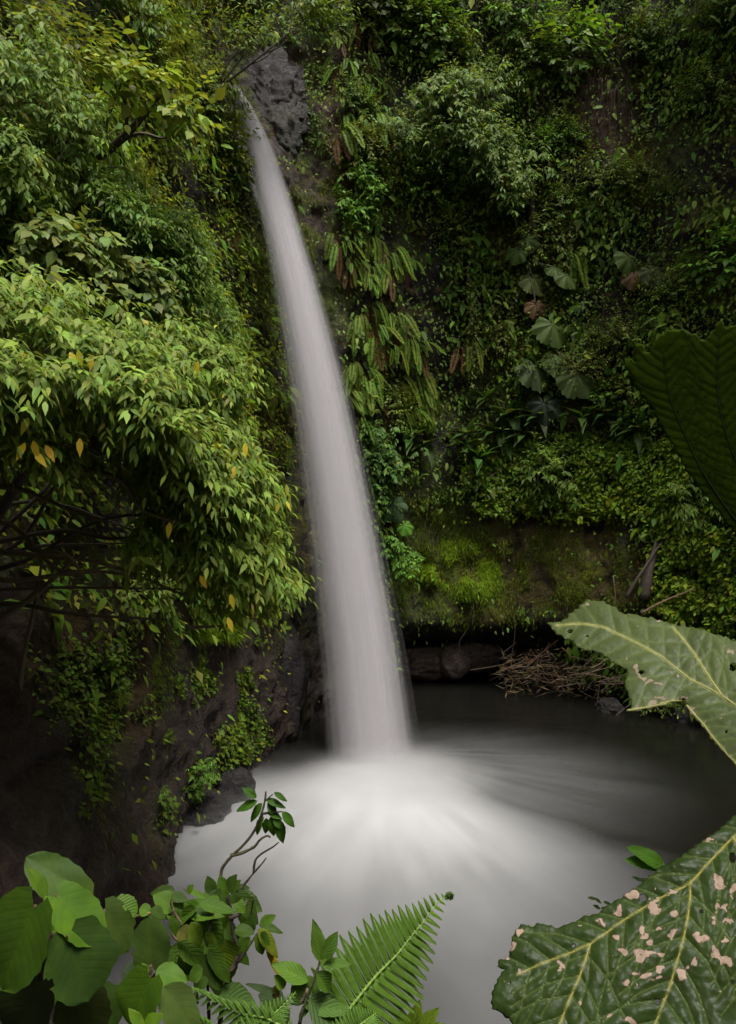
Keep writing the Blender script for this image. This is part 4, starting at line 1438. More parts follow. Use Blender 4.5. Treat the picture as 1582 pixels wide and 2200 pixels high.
g1, g2, g3, g4, gy = (.060, .125, .016), (.045, .090, .020), (.085, .165, .018), (.022, .040, .016), (.12, .17, .03)
RL = [((345, 530), (112, 372), 165, (.050, .095, .024), dict(kind='round', D=1.32, roll=.2)),
      ((194, 552), (121, 415), 72, (.085, .160, .022), dict(kind='ovate', D=1.25, roll=-.5)),
      ((246, 545), (446, 728), 205, (.070, .150, .016), dict(kind='round', D=1.2, roll=.1, label='bright green round leaf')),
      ((150, 585), (-10, 960), 300, (.055, .115, .018), dict(kind='round', D=1.15)),
      ((290, 712), (385, 998), 285, (.042, .085, .026), dict(kind='round', D=1.17, nicks=2)),
      ((445, 600), (555, 780), 165, (.045, .078, .020), dict(kind='round', D=1.35, nicks=3)),
      ((640, 838), (632, 632), 160, (.055, .098, .030), dict(kind='round', D=1.28, roll=.2, nicks=1)),
      ((640, 892), (545, 1110), 205, (.062, .130, .014), dict(kind='round', D=1.15)),
      ((170, 905), (60, 1180), 260, (.020, .030, .014), dict(kind='round', D=1.22, label='very dark leaf')),
      ((330, 960), (380, 1190), 240, (.032, .045, .018), dict(kind='round', D=1.24)),
      ((668, 862), (800, 905), 100, (.070, .150, .018), dict(kind='ovate', D=1.2)),
      ((700, 935), (850, 1150), 165, (.070, .110, .040), dict(kind='ovate', D=1.16, label='pale grey green leaf')),
      ((605, 1110), (548, 1020), 50, g3, dict(D=1.1)), ((615, 1120), (690, 1045), 75, g3, dict(D=1.1)),
      ((630, 872), (604, 828), 26, g3, dict(D=1.2)), ((215, 700), (285, 645), 48, (.10, .19, .02), dict(D=1.27, cup=.6)), ((205, 745), (265, 730), 26, (.10, .18, .02), dict(D=1.27)),
      ((180, 860), (330, 1010), 130, (.050, .110, .014), dict(kind='round', D=1.3)), ((420, 960), (500, 1100), 150, (.030, .062, .012), dict(kind='round', D=1.3)),
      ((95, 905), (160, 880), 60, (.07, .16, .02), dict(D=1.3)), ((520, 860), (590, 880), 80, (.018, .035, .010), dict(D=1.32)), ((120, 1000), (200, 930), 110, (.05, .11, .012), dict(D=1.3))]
sb = (.060, .030, .020)
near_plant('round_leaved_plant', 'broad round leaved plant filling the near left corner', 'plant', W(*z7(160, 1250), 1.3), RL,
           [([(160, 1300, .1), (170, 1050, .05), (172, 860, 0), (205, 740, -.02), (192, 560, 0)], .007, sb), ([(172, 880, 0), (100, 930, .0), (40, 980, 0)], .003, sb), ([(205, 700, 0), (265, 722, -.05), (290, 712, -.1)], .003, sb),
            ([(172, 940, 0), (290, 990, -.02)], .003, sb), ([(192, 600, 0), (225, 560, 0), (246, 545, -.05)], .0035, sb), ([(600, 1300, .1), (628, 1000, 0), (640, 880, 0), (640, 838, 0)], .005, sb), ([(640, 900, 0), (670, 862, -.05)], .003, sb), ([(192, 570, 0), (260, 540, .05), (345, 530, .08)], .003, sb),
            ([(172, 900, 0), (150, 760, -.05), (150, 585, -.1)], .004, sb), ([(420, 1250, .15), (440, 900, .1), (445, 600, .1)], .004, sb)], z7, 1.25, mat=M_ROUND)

ga, gb, gc, gd = (.060, .125, .014), (.075, .150, .018), (.040, .080, .012), (.095, .155, .016)
SL = [((740, 522), (636, 532), 48, gc), ((738, 600), (652, 535), 85, gb), ((728, 545), (800, 562), 42, gc), ((800, 532), (822, 494), 30, gb), ((842, 580), (738, 668), 90, ga), ((830, 572), (968, 548), 58, ga),
      ((905, 532), (882, 460), 46, gc), ((962, 542), (935, 458), 52, ga), ((972, 522), (1005, 452), 46, gc), ((980, 530), (1022, 475), 42, gc), ((985, 540), (1118, 608), 74, gc), ((965, 560), (958, 655), 54, ga), ((990, 560), (1045, 615), 50, gb),
      ((812, 632), (955, 622), 62, gb), ((842, 640), (945, 775), 105, ga), ((832, 680), (770, 750), 64, (.03, .05, .012)), ((952, 690), (1045, 765), 68, ga), ((1060, 690), (1075, 620), 48, gc), ((1108, 662), (1172, 625), 40, ga), ((1105, 665), (1205, 698), 36, gc),
      ((1100, 690), (1188, 805), 60, (.13, .16, .016)), ((1090, 712), (1122, 795), 50, gb), ((1148, 740), (1155, 835), 30, (.30, .22, .02), dict(label='yellowed leaf')), ((890, 790), (975, 862), 60, ga), ((960, 735), (985, 880), 80, (.10, .15, .014)), ((868, 800), (945, 950), 86, (.045, .085, .02)),
      ((762, 720), (868, 848), 96, ga), ((722, 770), (835, 900), 118, gb), ((500, 572), (580, 632), 84, gb, dict(kind='round')), ((595, 598), (648, 612), 50, gb), ((500, 600), (462, 585), 44, gd), ((645, 600), (700, 640), 60, gc), ((740, 560), (782, 600), 40, gb),
      ((815, 660), (855, 760), 60, gd), ((905, 620), (830, 600), 52, gc), ((930, 640), (880, 590), 50, gc), ((1000, 690), (1085, 700), 60, gc), ((1060, 720), (1010, 790), 50, gb), ((1110, 700), (1150, 760), 36, gb), ((760, 690), (800, 720), 60, (.10, .10, .015)),
      ((860, 640), (900, 700), 70, gd), ((930, 560), (870, 560), 44, ga), ((700, 600), (735, 640), 44, ga), ((860, 850), (800, 900), 60, ga), ((935, 960), (1090, 1000), 90, (.05, .11, .015)), ((760, 640), (700, 585), 50, gb)]
SL = [(a, b, w * 1.15, c) + tuple(r) for a, b, w, c, *r in SL]
for q in rng.permutation(len(SL))[:26]:
    a, b, w, c = SL[q][:4]
    if a[1] > 520:
        j = rng.normal(0, 26, 4)
        SL.append(((a[0] + j[0], a[1] + j[1] + 25), (b[0] + j[2] * 1.6, b[1] + abs(j[3]) + 35), w * rng.uniform(.8, 1.1), tuple(np.array(c) * rng.uniform(.6, 1.2))))
bk = (.035, .026, .018)
near_plant('sapling', 'dark stemmed sapling with clustered leaves before the white pool', 'sapling', W(*z7(930, 1250), 1.9), [l if len(l) > 4 else l + (dict(D=1.75 + rng.uniform(-.12, .12), roll=rng.uniform(-.4, .4)),) for l in SL],
           [([(905, 1300, .1), (960, 930, 0), (1000, 830, 0), (1020, 780, 0), (990, 700, 0), (985, 620, 0), (965, 545, 0)], .0056, bk), ([(1000, 840, 0), (1050, 770, 0), (1095, 700, 0)], .0036, bk), ([(1040, 780, .02), (1062, 650, .02), (1080, 545, 0)], .0035, bk),
            ([(890, 1100, .1), (880, 760, 0), (910, 600, .0), (905, 530, 0)], .0038, bk), ([(870, 760, 0), (800, 700, 0), (730, 590, 0), (738, 530, 0)], .004, (.09, .06, .03)), ([(975, 640, 0), (1025, 615, 0), (1050, 560, .02)], .005, bk), ([(860, 780, 0), (740, 720, 0), (730, 640, 0)], .004, (.10, .07, .04)), ([(735, 620, .02), (650, 615, .02), (540, 632, .03), (490, 575, .03)], .004, (.14, .10, .03)), ([(870, 800, 0), (830, 870, 0), (840, 1000, 0)], .006, (.06, .045, .03))], z7, 1.75)
zz = lambda x, y: (x * .5057, 1200 + y * .5057)
gt = (.040, .105, .010)
TL = [((1090, 1018), (1030, 969), 36), ((1095, 1030), (998, 1070), 42), ((1115, 1040), (1056, 1118), 46), ((1165, 993), (1224, 1030), 26), ((1130, 1022), (1218, 1055), 34), ((1138, 1035), (1182, 1098), 38), ((1200, 1075), (1257, 1142), 40), ((1133, 1078), (1205, 1105), 30), ((1112, 1100), (1084, 1178), 34), ((1132, 1102), (1128, 1175), 34), ((1152, 1095), (1168, 1185), 44), ((1172, 1100), (1208, 1218), 48), ((1160, 1100), (1210, 1150), 36), ((1118, 1090), (1100, 1130), 28)]
near_plant('twig_sprig', 'thin mossy twig ending in a tuft of leaves against the white foam', 'twig', W(*zz(945, 1420), 1.95), [l + (tuple(np.array(gt) * rng.uniform(.75, 1.35)), dict(kind='lance', D=1.85, roll=rng.uniform(-.5, .5), droop=.2)) for l in TL],
           [([(930, 1480, 0), (940, 1340, 0), (955, 1300, 0), (990, 1260, 0), (1050, 1200, 0), (1090, 1140, 0), (1112, 1085, 0), (1128, 1020, 0), (1130, 990, 0)], .0042, (.040, .035, .015)),
            ([(980, 1262, 0), (1030, 1250, 0), (1080, 1225, 0), (1105, 1195, 0), (1135, 1178, 0), (1150, 1185, 0)], .0042, (.045, .042, .015), 'side_twig'), ([(1112, 1085, 0), (1150, 1080, 0), (1200, 1075, 0)], .003, bk, 'side_twig'), ([(1128, 1030, 0), (1160, 1000, 0)], .002, bk, 'side_twig')], zz, 1.85)
near_plant('bare_twig', 'bare forked dark twig beside the leafy sprig', 'twig', W(*zz(1010, 1440), 1.9), [],
           [([(1000, 1470, 0), (1020, 1410, 0), (1075, 1340, 0), (1110, 1300, 0), (1132, 1272, 0)], .003, bk), ([(1078, 1335, 0), (1085, 1285, 0), (1110, 1255, 0), (1160, 1225, 0), (1185, 1205, 0)], .003, bk, 'side_twig')], zz, 1.82)
gs = (.075, .155, .026)
VL = [((1362, 822), (1334, 645), 66, (.085, .165, .035), dict(kind='lance', roll=-.2)), ((1372, 815), (1432, 696), 70, (.08, .16, .035), dict(kind='lance')), ((1372, 832), (1498, 832), 44, gs, dict(kind='lance')), ((1310, 908), (1155, 828), 86, (.095, .185, .028), dict(kind='lance')), ((1345, 866), (1402, 958), 74, gs, dict(kind='lance', cup=.6)),
      ((1290, 1008), (1508, 1034), 80, (.075, .15, .03), dict(kind='lance')), ((1320, 985), (1500, 1120), 150, (.050, .100, .032), dict()), ((1285, 1000), (1250, 890), 90, (.050, .100, .03), dict()), ((1210, 930), (1168, 880), 54, (.10, .19, .03), dict()), ((1180, 925), (1162, 985), 36, (.14, .12, .05), dict(label='folded pinkish young leaf')),
      ((1165, 955), (1045, 914), 34, (.030, .055, .022), dict()), ((1360, 825), (1395, 790), 40, (.10, .19, .03), dict()), ((1270, 1060), (1320, 1018), 30, gs, dict(kind='lance')), ((1200, 1000), (1100, 960), 110, (.022, .05, .012), dict(D=1.5)), ((1230, 1040), (1120, 1110), 130, (.020, .045, .012), dict(D=1.5)), ((1350, 960), (1260, 880), 70, (.05, .105, .02), dict(D=1.45))]
near_plant('toothed_leaf_plant', 'upright herb with pale toothed leaves left of the large fern frond', 'plant', W(*z7(1270, 1250), 1.4), VL,
           [([(1240, 1300, .05), (1275, 1080, 0), (1310, 960, 0), (1345, 870, 0), (1362, 815, 0)], .0038, (.05, .06, .02)), ([(1310, 940, 0), (1270, 1000, 0), (1200, 990, 0), (1180, 930, 0)], .003, (.12, .10, .06))], z7, 1.35)


# ---------------- ferns close by
def near_frond(rach, ups, downs, c, D, dD=.12, npin=22, fine=26):
    """rach: pixel polyline base->tip; ups/downs: pinna tip offsets (px) at base, middle, tip"""
    P = bez([W(x, y, D + dD * k / (len(rach) - 1)) for k, (x, y) in enumerate(rach)], 10)
    acc = np.concatenate([[0], np.cumsum(np.linalg.norm(np.diff(P, axis=0), axis=1))])
    f = np.linspace(.02, .985, npin) ** .92
    at = np.stack([np.interp(f * acc[-1], acc, P[:, a]) for a in range(3)], -1)
    mb = MB()
    view = unit(at.mean(0) - np.array([0, 0, ZC]))
    nn = unit(-view + np.array([0, 0, .4]))
    for offs in (ups, downs):
        ox = np.interp(f, np.linspace(0, 1, len(offs)), [o[0] for o in offs])
        oy = np.interp(f, np.linspace(0, 1, len(offs)), [o[1] for o in offs])
        for k in range(npin):
            d = np.array([ox[k], .12 * np.hypot(ox[k], oy[k]), -oy[k]]) / F * at[k][1]
            L = np.linalg.norm(d) * rng.uniform(.94, 1.05)
            a = d / np.linalg.norm(d)
            S = unit(np.cross(a, nn))
            n2 = np.cross(S, a)
            t = np.linspace(.04, .99, fine)
            q = at[k] + a * (t * L)[:, None] + n2 * (-.10 * L * t ** 2)[:, None] + np.array([0, 0, -.06 * L]) * (t ** 2)[:, None]
            w = L * .150 * np.clip(1.02 - t ** 2.0, .03, 1) + .0012
            cc = np.asarray(c) * rng.uniform(.85, 1.15)
            for sg in (1, -1):
                A = S * sg + a * .45
                leaf_batch(mb, q, A, np.tile(n2, (fine, 1)) + rng.normal(0, .05, (fine, 3)), w, L / fine * 1.9, np.tile(cc, (fine, 1)) * np.exp(rng.normal(0, .06, (fine, 1))), LO, .10)
            tube(mb, np.stack([at[k], at[k] + a * L * .5 - n2 * .025 * L, at[k] + a * L - n2 * .1 * L]), [.0016, .001, .0004], np.asarray(c) * 1.5, 3)
    st = MB()
    tube(st, P, np.linspace(.0032, .0009, len(P)), np.asarray(c) * np.array([1.6, 1.5, 1.3]), 6)
    return mb, st


fr = empty('large_fern', W(690, 2290, 1.5))
tag(fr, 'large light green fern frond rising over the white pool', 'fern')
mb, st = near_frond([z8(20, 1040), z8(70, 960), z8(130, 880), z8(200, 795), z8(270, 725), z8(315, 668), z8(380, 590), z8(430, 520), z8(462, 497)], [(-75, -85), (-62, -100), (-40, -95), (-20, -50), (-4, -6)], [(145, 92), (108, 88), (82, 66), (42, 26), (6, 3)], (.085, .160, .018), 1.35)
fo = part('frond', mb, M_NFERN, fr)
part('rachis', st, M_BARK, fr)
mb = MB()
th = np.linspace(0, 4.2 * np.pi, 40)
cpt = np.array(z8(478, 494))
rr_ = np.linspace(8, 1.5, 40)
P = np.array([W(cpt[0] + rr_[i] * math.cos(th[i] + 2.6), cpt[1] + rr_[i] * math.sin(th[i] + 2.6), 1.47 + .0004 * i) for i in range(40)])
tube(mb, P, np.linspace(.0026, .0016, 40), (.07, .13, .02), 6, .8)
leaf_batch(mb, P, P - P.mean(0) + rng.normal(0, .002, P.shape), rng.normal(0, 1, P.shape), .005, .003, leafcol(40, (.05, .105, .02), .2), LO)
part('coiled_tip', mb, M_NFERN, fr)['label'] = 'dark coiled frond tip'
fr2 = empty('low_fern', W(560, 2300, 1.4))
tag(fr2, 'low pale fern with narrow fronds along the bottom edge', 'fern')
for rach, u, d in [([z7(1260, 1150), z7(1150, 1070), z7(1030, 1040), z7(900, 975), z7(780, 925)], [(-6, -36), (-26, -34), (-34, -22), (-5, -2)], [(-60, 20), (-50, 26), (-30, 22), (-5, 3)]),
                   ([z7(960, 1180), z7(900, 1110), z7(820, 1075), z7(715, 1055)], [(-8, -30), (-30, -26), (-4, -2)], [(-40, 22), (-36, 22), (-4, 2)]),
                   ([z7(1010, 1170), z7(1090, 1100), z7(1180, 1030), z7(1255, 955)], [(-20, -30), (-4, -34), (2, -3)], [(34, 22), (36, 10), (3, 1)]),
                   ([z7(1430, 1180), z7(1530, 1090), z7(1600, 1040)], [(-20, -40), (-10, -40), (0, -3)], [(60, 25), (50, 20), (3, 2)])]:
    mb, st = near_frond(rach, u, d, (.08, .150, .024), 1.25, .06, 16, 16)
    f = part('frond', mb, M_NFERN, fr2)
    part('rachis', st, M_BARK, fr2)
bl = empty('blurred_tuft', W(880, 2290, 1.9))
tag(bl, 'yellow green leaf tuft at the bottom edge under the large frond', 'plant')
for b, t, w in [((880, 2240), (900, 2150), 40), ((885, 2240), (940, 2165), 44), ((880, 2240), (965, 2200), 40), ((870, 2250), (860, 2170), 36), ((890, 2250), (920, 2190), 40)]:
    part('leaf', near_leaf(b, t, w, 1.8, (.11, .17, .02)), M_NEAR, bl)


# ---------------- giant lobed leaves on the right
def giant_material(name, subc=(.085, .115, .030), spots=(.25, .18, .135), veinc=(.18, .17, .045), gloss=.32, spec=.5, trans=.12, bumps=1.0):
    m, nt, out = new_mat(name)
    A = {}
    for k in ('col', 'vein', 'sub', 'spot'):
        n = nt.nodes.new('ShaderNodeAttribute')
        n.attribute_name = k
        A[k] = n
    tc = nt.nodes.new('ShaderNodeTexCoord')
    v = tc.outputs['Object']
    nf = noise_(nt, 38, 4, v, .6)
    nl = noise_(nt, 9, 4, v, .6)
    ns = noise_(nt, 85, 3, v, .6)
    ns2 = noise_(nt, 30, 2, v, .6)
    vo = nt.nodes.new('ShaderNodeTexVoronoi')
    vo.feature = 'SMOOTH_F1'
    vo.inputs['Scale'].default_value = 75
    nt.links.new(v, vo.inputs['Vector'])
    c = mixc(nt, 1.0, A['col'].outputs['Color'], mixc(nt, nl.outputs['Fac'], (.55, .62, .6), (1.45, 1.35, 1.3)), 'MULTIPLY')
    sub = A['sub'].outputs['Fac']
    vein = A['vein'].outputs['Fac']
    c = mixc(nt, math_(nt, 'MULTIPLY', sub, .5), c, subc)
    c = mixc(nt, vein, c, veinc)
    sv_ = math_(nt, 'ADD', A['spot'].outputs['Fac'], math_(nt, 'ADD', math_(nt, 'MULTIPLY', math_(nt, 'SUBTRACT', ns.outputs['Fac'], .5), .7), math_(nt, 'MULTIPLY', math_(nt, 'SUBTRACT', ns2.outputs['Fac'], .5), .8)))
    sp = ramp(nt, sv_, .50, .64)
    rim = ramp(nt, sv_, .36, .53)
    c = mixc(nt, math_(nt, 'MULTIPLY', rim, .6), c, (.06, .035, .02))
    spc = mixc(nt, nf.outputs['Fac'], tuple(x * .7 for x in spots), tuple(min(1, x * 1.35) for x in spots))
    c = mixc(nt, sp, c, spc)
    # pinprick insect marks
    v2 = nt.nodes.new('ShaderNodeTexVoronoi')
    v2.inputs['Scale'].default_value = 45
    nt.links.new(v, v2.inputs['Vector'])
    n3 = noise_(nt, 4.5, 2, v)
    pin = math_(nt, 'MULTIPLY', math_(nt, 'SUBTRACT', 1.0, ramp(nt, v2.outputs['Distance'], .02, .07)), ramp(nt, n3.outputs['Fac'], .55, .70))
    c = mixc(nt, math_(nt, 'MULTIPLY', pin, .4), c, (.22, .17, .07))
    pb = nt.nodes.new('ShaderNodeBsdfPrincipled')
    nt.links.new(c, pb.inputs['Base Color'])
    nt.links.new(math_(nt, 'MULTIPLY_ADD', sp, .35, math_(nt, 'MULTIPLY_ADD', nl.outputs['Fac'], .25, gloss - .08)), pb.inputs['Roughness'])
    pb.inputs['Specular IOR Level'].default_value = spec
    h = math_(nt, 'MULTIPLY_ADD', math_(nt, 'MULTIPLY', vo.outputs['Distance'], -1.0), .9, math_(nt, 'MULTIPLY', nf.outputs['Fac'], .5))
    h = math_(nt, 'ADD', h, math_(nt, 'MULTIPLY', sub, -.8))
    b = nt.nodes.new('ShaderNodeBump')
    b.inputs['Strength'].default_value = .75 * bumps
    b.inputs['Distance'].default_value = .006
    nt.links.new(h, b.inputs['Height'])
    nt.links.new(b.outputs[0], pb.inputs['Normal'])
    tr = nt.nodes.new('ShaderNodeBsdfTranslucent')
    nt.links.new(mixc(nt, 1.0, c, (1.4, 1.6, .5), 'MULTIPLY'), tr.inputs['Color'])
    mx = nt.nodes.new('ShaderNodeMixShader')
    mx.inputs[0].default_value = trans
    nt.links.new(pb.outputs[0], mx.inputs[1])
    nt.links.new(tr.outputs[0], mx.inputs[2])
    nt.links.new(mx.outputs[0], out.inputs['Surface'])
    return m


def giant_leaf(name, label, outline, veins, P0, n, mat, base, spots=(), holes=(), step=4.5, teeth=2.0, amp=.004, curve=None, sub_gap=52, sub_len=150, vein_r=.0021, subs_extra=(), stalk=None, vein_c=(.20, .18, .045)):
    n = unit(n)
    P0 = np.asarray(P0, float)
    cam0 = np.array([0, 0, ZC])

    def lift(px, py, h=0.0):
        r = np.stack([(px - CX) / F, np.ones_like(px), (CY - py) / F], -1)
        D = ((P0 - cam0) @ n) / (r @ n)
        return cam0 + r * D[..., None] + n * np.asarray(h)[..., None]
    o = np.array(outline + [outline[0]], float)
    acc = np.concatenate([[0], np.cumsum(np.hypot(*np.diff(o, axis=0).T))])
    m_ = int(acc[-1] / step)
    s = np.linspace(0, acc[-1], m_, endpoint=False)
    ox, oy = np.interp(s, acc, o[:, 0]), np.interp(s, acc, o[:, 1])
    tx, ty = np.gradient(ox), np.gradient(oy)
    tl = np.hypot(tx, ty) + 1e-6
    q = np.stack([s * 0, s, s * 0], -1)
    dsp = (fbm(q, .09, 3, 5) - .5) * teeth * 3.2 + ((s * .06) % 1 - .5) * teeth * 1.2
    ox, oy = ox + -ty / tl * dsp, oy + tx / tl * dsp
    poly = list(zip(ox, oy))
    gx, gy = np.meshgrid(np.arange(ox.min(), ox.max(), step), np.arange(oy.min(), oy.max(), step * .87))
    gx = gx + (np.arange(gx.shape[0])[:, None] % 2) * step * .5 + rng.normal(0, step * .12, gx.shape)
    gy = gy + rng.normal(0, step * .12, gy.shape)
    gx, gy = gx.ravel(), gy.ravel()
    vis = (gx < 1700) & (gy < 2300)
    keep = vis | (rng.random(len(gx)) < .12)
    gx, gy = gx[keep], gy[keep]
    ins = pip(gx, gy, poly)
    gx, gy = gx[ins], gy[ins]
    far = seg_dist(gx, gy, poly + [poly[0]]) > step * .6
    gx, gy = gx[far], gy[far]
    hp = []
    for (hx, hy, rx, ry) in holes:
        a = np.linspace(0, 2 * np.pi, 14, endpoint=False)
        k = 1 + rng.uniform(-.25, .25, 14)
        hp.append(list(zip(hx + np.cos(a) * rx * k, hy + np.sin(a) * ry * k)))
        e = ((gx - hx) / (rx * 1.3)) ** 2 + ((gy - hy) / (ry * 1.3)) ** 2 > 1
        gx, gy = gx[e], gy[e]
    pts = poly + [p for h in hp for p in h] + list(zip(gx, gy))
    edges, b = [], 0
    for L_ in [len(poly)] + [len(h) for h in hp]:
        edges += [(b + i, b + (i + 1) % L_) for i in range(L_)]
        b += L_
    vv, _, ff = geometry.delaunay_2d_cdt([Vector(p) for p in pts], edges, [], 0, 1e-3)[:3]
    vv = np.array([tuple(v) for v in vv])
    T = np.array([f for f in ff if len(f) == 3])
    ce = vv[T].mean(1)
    ok = pip(ce[:, 0], ce[:, 1], poly)
    for h in hp:
        ok &= ~pip(ce[:, 0], ce[:, 1], h)
    T = T[ok]
    px, py = vv[:, 0], vv[:, 1]
    dv = np.min([seg_dist(px, py, v) for v in veins], axis=0)
    # side veins leave each main vein on both sides and run to the edge
    subs = list(subs_extra)
    for v in veins:
        V2 = np.array(v, float)
        ac = np.concatenate([[0], np.cumsum(np.hypot(*np.diff(V2, axis=0).T))])
        for k, ss in enumerate(np.arange(sub_gap * .5, ac[-1], sub_gap)):
            x, y = np.interp(ss, ac, V2[:, 0]), np.interp(ss, ac, V2[:, 1])
            i = min(np.searchsorted(ac, ss), len(V2) - 1)
            d = V2[i] - V2[i - 1]
            d = d / np.hypot(*d)
            for sg in (1, -1):
                a = math.radians(52 + rng.uniform(-6, 6)) * sg
                e = np.array([d[0] * math.cos(a) - d[1] * math.sin(a), d[0] * math.sin(a) + d[1] * math.cos(a)])
                l = sub_len * rng.uniform(.75, 1.1)
                e2 = e * .85 + d * .35
                subs.append([(x, y), (x + e[0] * l * .5, y + e[1] * l * .5), (x + e[0] * l * .5 + e2[0] * l * .5, y + e[1] * l * .5 + e2[1] * l * .5)])
    ds = np.full(len(vv), 1e9)
    for sv in subs:
        ds = np.minimum(ds, seg_dist(px, py, sv))
    p3 = np.stack([px, py, px * 0], -1)
    h = amp * (1 - np.exp(-(ds / 13) ** 2)) + amp * 1.6 * (1 - np.exp(-(dv / 26) ** 2)) + amp * .8 * (fbm(p3, .045, 3, 7) - .5) + amp * 7 * (fbm(p3, .006, 2, 13) - .5)
    de = seg_dist(px, py, poly + [poly[0]])
    h = h - amp * 2.5 * np.exp(-de / 22) + amp * 1.2 * (fbm(p3, .03, 2, 3) - .5) * np.exp(-de / 30)
    if curve is not None:
        h = h + curve(px, py)
    V = lift(px, py, h)
    spot = np.zeros(len(vv))
    wx = px + (fbm(p3, .055, 3, 23) - .5) * 34
    wy = py + (fbm(p3, .055, 3, 29) - .5) * 34
    for (sx, sy, rx, ry) in spots:
        spot = np.maximum(spot, np.clip(1.25 - np.sqrt(((wx - sx) / rx) ** 2 + ((wy - sy) / ry) ** 2) * .75, 0, 1))
    loc = P0
    root = empty(name, loc)
    tag(root, label, 'leaf')
    me = mk('blade', V - loc, T, None, mat, True, col=np.tile(np.asarray(base, float), (len(V), 1)) * (.85 + .3 * fbm(p3, .02, 3, 9))[:, None], vein=np.exp(-(dv / 2.4) ** 2), sub=np.exp(-(ds / 3.2) ** 2) * .8, spot=spot)
    bo = obj('blade', me, root)
    so = bo.modifiers.new('thickness', 'SOLIDIFY')
    so.thickness = .0016
    so.offset = -1
    # raised main veins
    for v in veins:
        b_ = bez([(x, y, 0) for x, y in v], 10)
        near = [np.argmin((px - x) ** 2 + (py - y) ** 2) for x, y, _ in b_]
        hv = np.convolve(np.pad(h[near], 4, mode='edge'), np.ones(9) / 9, 'valid')
        C3 = lift(b_[:, 0], b_[:, 1], hv + vein_r * .15)
        mb = MB()
        tube(mb, C3, np.linspace(vein_r, vein_r * .4, len(C3)), vein_c, 6, .1)
        part('vein', mb, M_BARKP, root)
    if stalk is not None:
        mb = MB()
        tube(mb, bez([np.asarray(s_, float) for s_ in stalk], 8), .016, (.09, .10, .035), 8, .1)
        part('leaf_stalk', mb, M_BARKP, root)
    return root


mp_, nt, out = new_mat('plant_stalk')
at = nt.nodes.new('ShaderNodeAttribute')
at.attribute_name = 'col'
pb = nt.nodes.new('ShaderNodeBsdfPrincipled')
nt.links.new(at.outputs['Color'], pb.inputs['Base Color'])
pb.inputs['Roughness'].default_value = .85
pb.inputs['Specular IOR Level'].default_value = .1
nt.links.new(pb.outputs[0], out.inputs['Surface'])
M_BARKP = mp_
M_GIANT = giant_material('spotted_leaf', gloss=.36, spec=.11, bumps=.75)
M_TORN = giant_material('torn_leaf', spots=(.18, .15, .10), veinc=(.22, .22, .07), gloss=.42, spec=.16, bumps=.35)
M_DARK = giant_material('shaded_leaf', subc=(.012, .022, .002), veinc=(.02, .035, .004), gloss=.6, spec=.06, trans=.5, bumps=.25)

G1 = [z8(*p) for p in [(1640, 150), (1560, 195), (1500, 250), (1440, 290), (1390, 330), (1340, 365), (1290, 385), (1240, 420), (1190, 465), (1140, 500), (1090, 530), (1050, 560), (1000, 575), (960, 590), (920, 605), (895, 622), (870, 612), (840, 606), (815, 598), (800, 610), (770, 603), (745, 610), (728, 640), (715, 660), (722, 690), (700, 730), (672, 742), (652, 770), (690, 772), (670, 800), (655, 840), (645, 880), (640, 930), (680, 945), (700, 960), (720, 985), (740, 1040), (820, 1150), (1000, 1280), (1300, 1340), (1650, 1250), (1850, 950), (1880, 600), (1800, 320), (1720, 190)]]
GV = [[z8(*p) for p in q] for q in [[(1640, 215), (1570, 270), (1490, 355), (1405, 450), (1340, 482), (1280, 510), (1150, 590), (1020, 685), (930, 722), (850, 750), (740, 800)],
                                    [(1405, 450), (1402, 530), (1392, 600), (1372, 690), (1350, 760), (1320, 860), (1270, 985), (1220, 1130)], [(1020, 685), (1000, 750), (975, 820), (940, 900), (905, 985), (870, 1080)],
                                    [(1570, 270), (1640, 420), (1700, 640), (1700, 850)]]]
GS = [(*z8(a, b), c * .5575, d * .5575) for a, b, c, d in [(1175, 490, 26, 20), (1130, 535, 18, 15), (1118, 555, 20, 12), (1275, 475, 10, 10), (1270, 552, 20, 18), (1338, 576, 20, 20), (1352, 493, 15, 10), (1255, 520, 22, 8), (1440, 435, 12, 8), (1480, 595, 20, 18), (1515, 460, 20, 25), (1500, 430, 15, 15), (1560, 490, 15, 25), (1495, 540, 12, 18), (1525, 548, 14, 10), (1560, 522, 10, 8), (1500, 578, 12, 10), (1545, 595, 22, 9), (1125, 658, 15, 18), (1208, 622, 12, 10), (1218, 650, 14, 14), (1250, 678, 16, 14), (1283, 632, 18, 10), (1338, 650, 10, 10), (1152, 720, 16, 14), (1215, 738, 18, 22), (1245, 725, 25, 10), (1285, 732, 18, 12), (1295, 783, 20, 20), (1240, 803, 20, 16), (1290, 820, 28, 10), (1200, 792, 12, 12), (1155, 832, 15, 12), (1378, 790, 22, 22), (1420, 757, 16, 16), (1450, 675, 28, 14), (1430, 655, 14, 12), (1535, 690, 18, 12), (1500, 715, 14, 20), (1545, 755, 18, 30), (1525, 740, 12, 18), (1090, 957, 12, 15), (1170, 978, 20, 12), (1295, 885, 12, 14), (1065, 595, 12, 8), (985, 607, 10, 8), (905, 768, 10, 8), (748, 785, 8, 10), (975, 915, 8, 15), (700, 835, 6, 8), (1480, 285, 22, 9), (1420, 300, 15, 5), (1340, 830, 8, 8), (1110, 735, 6, 6), (1210, 843, 8, 6), (1520, 870, 7, 5), (725, 690, 14, 20), (700, 735, 18, 12), (745, 640, 12, 14)]]
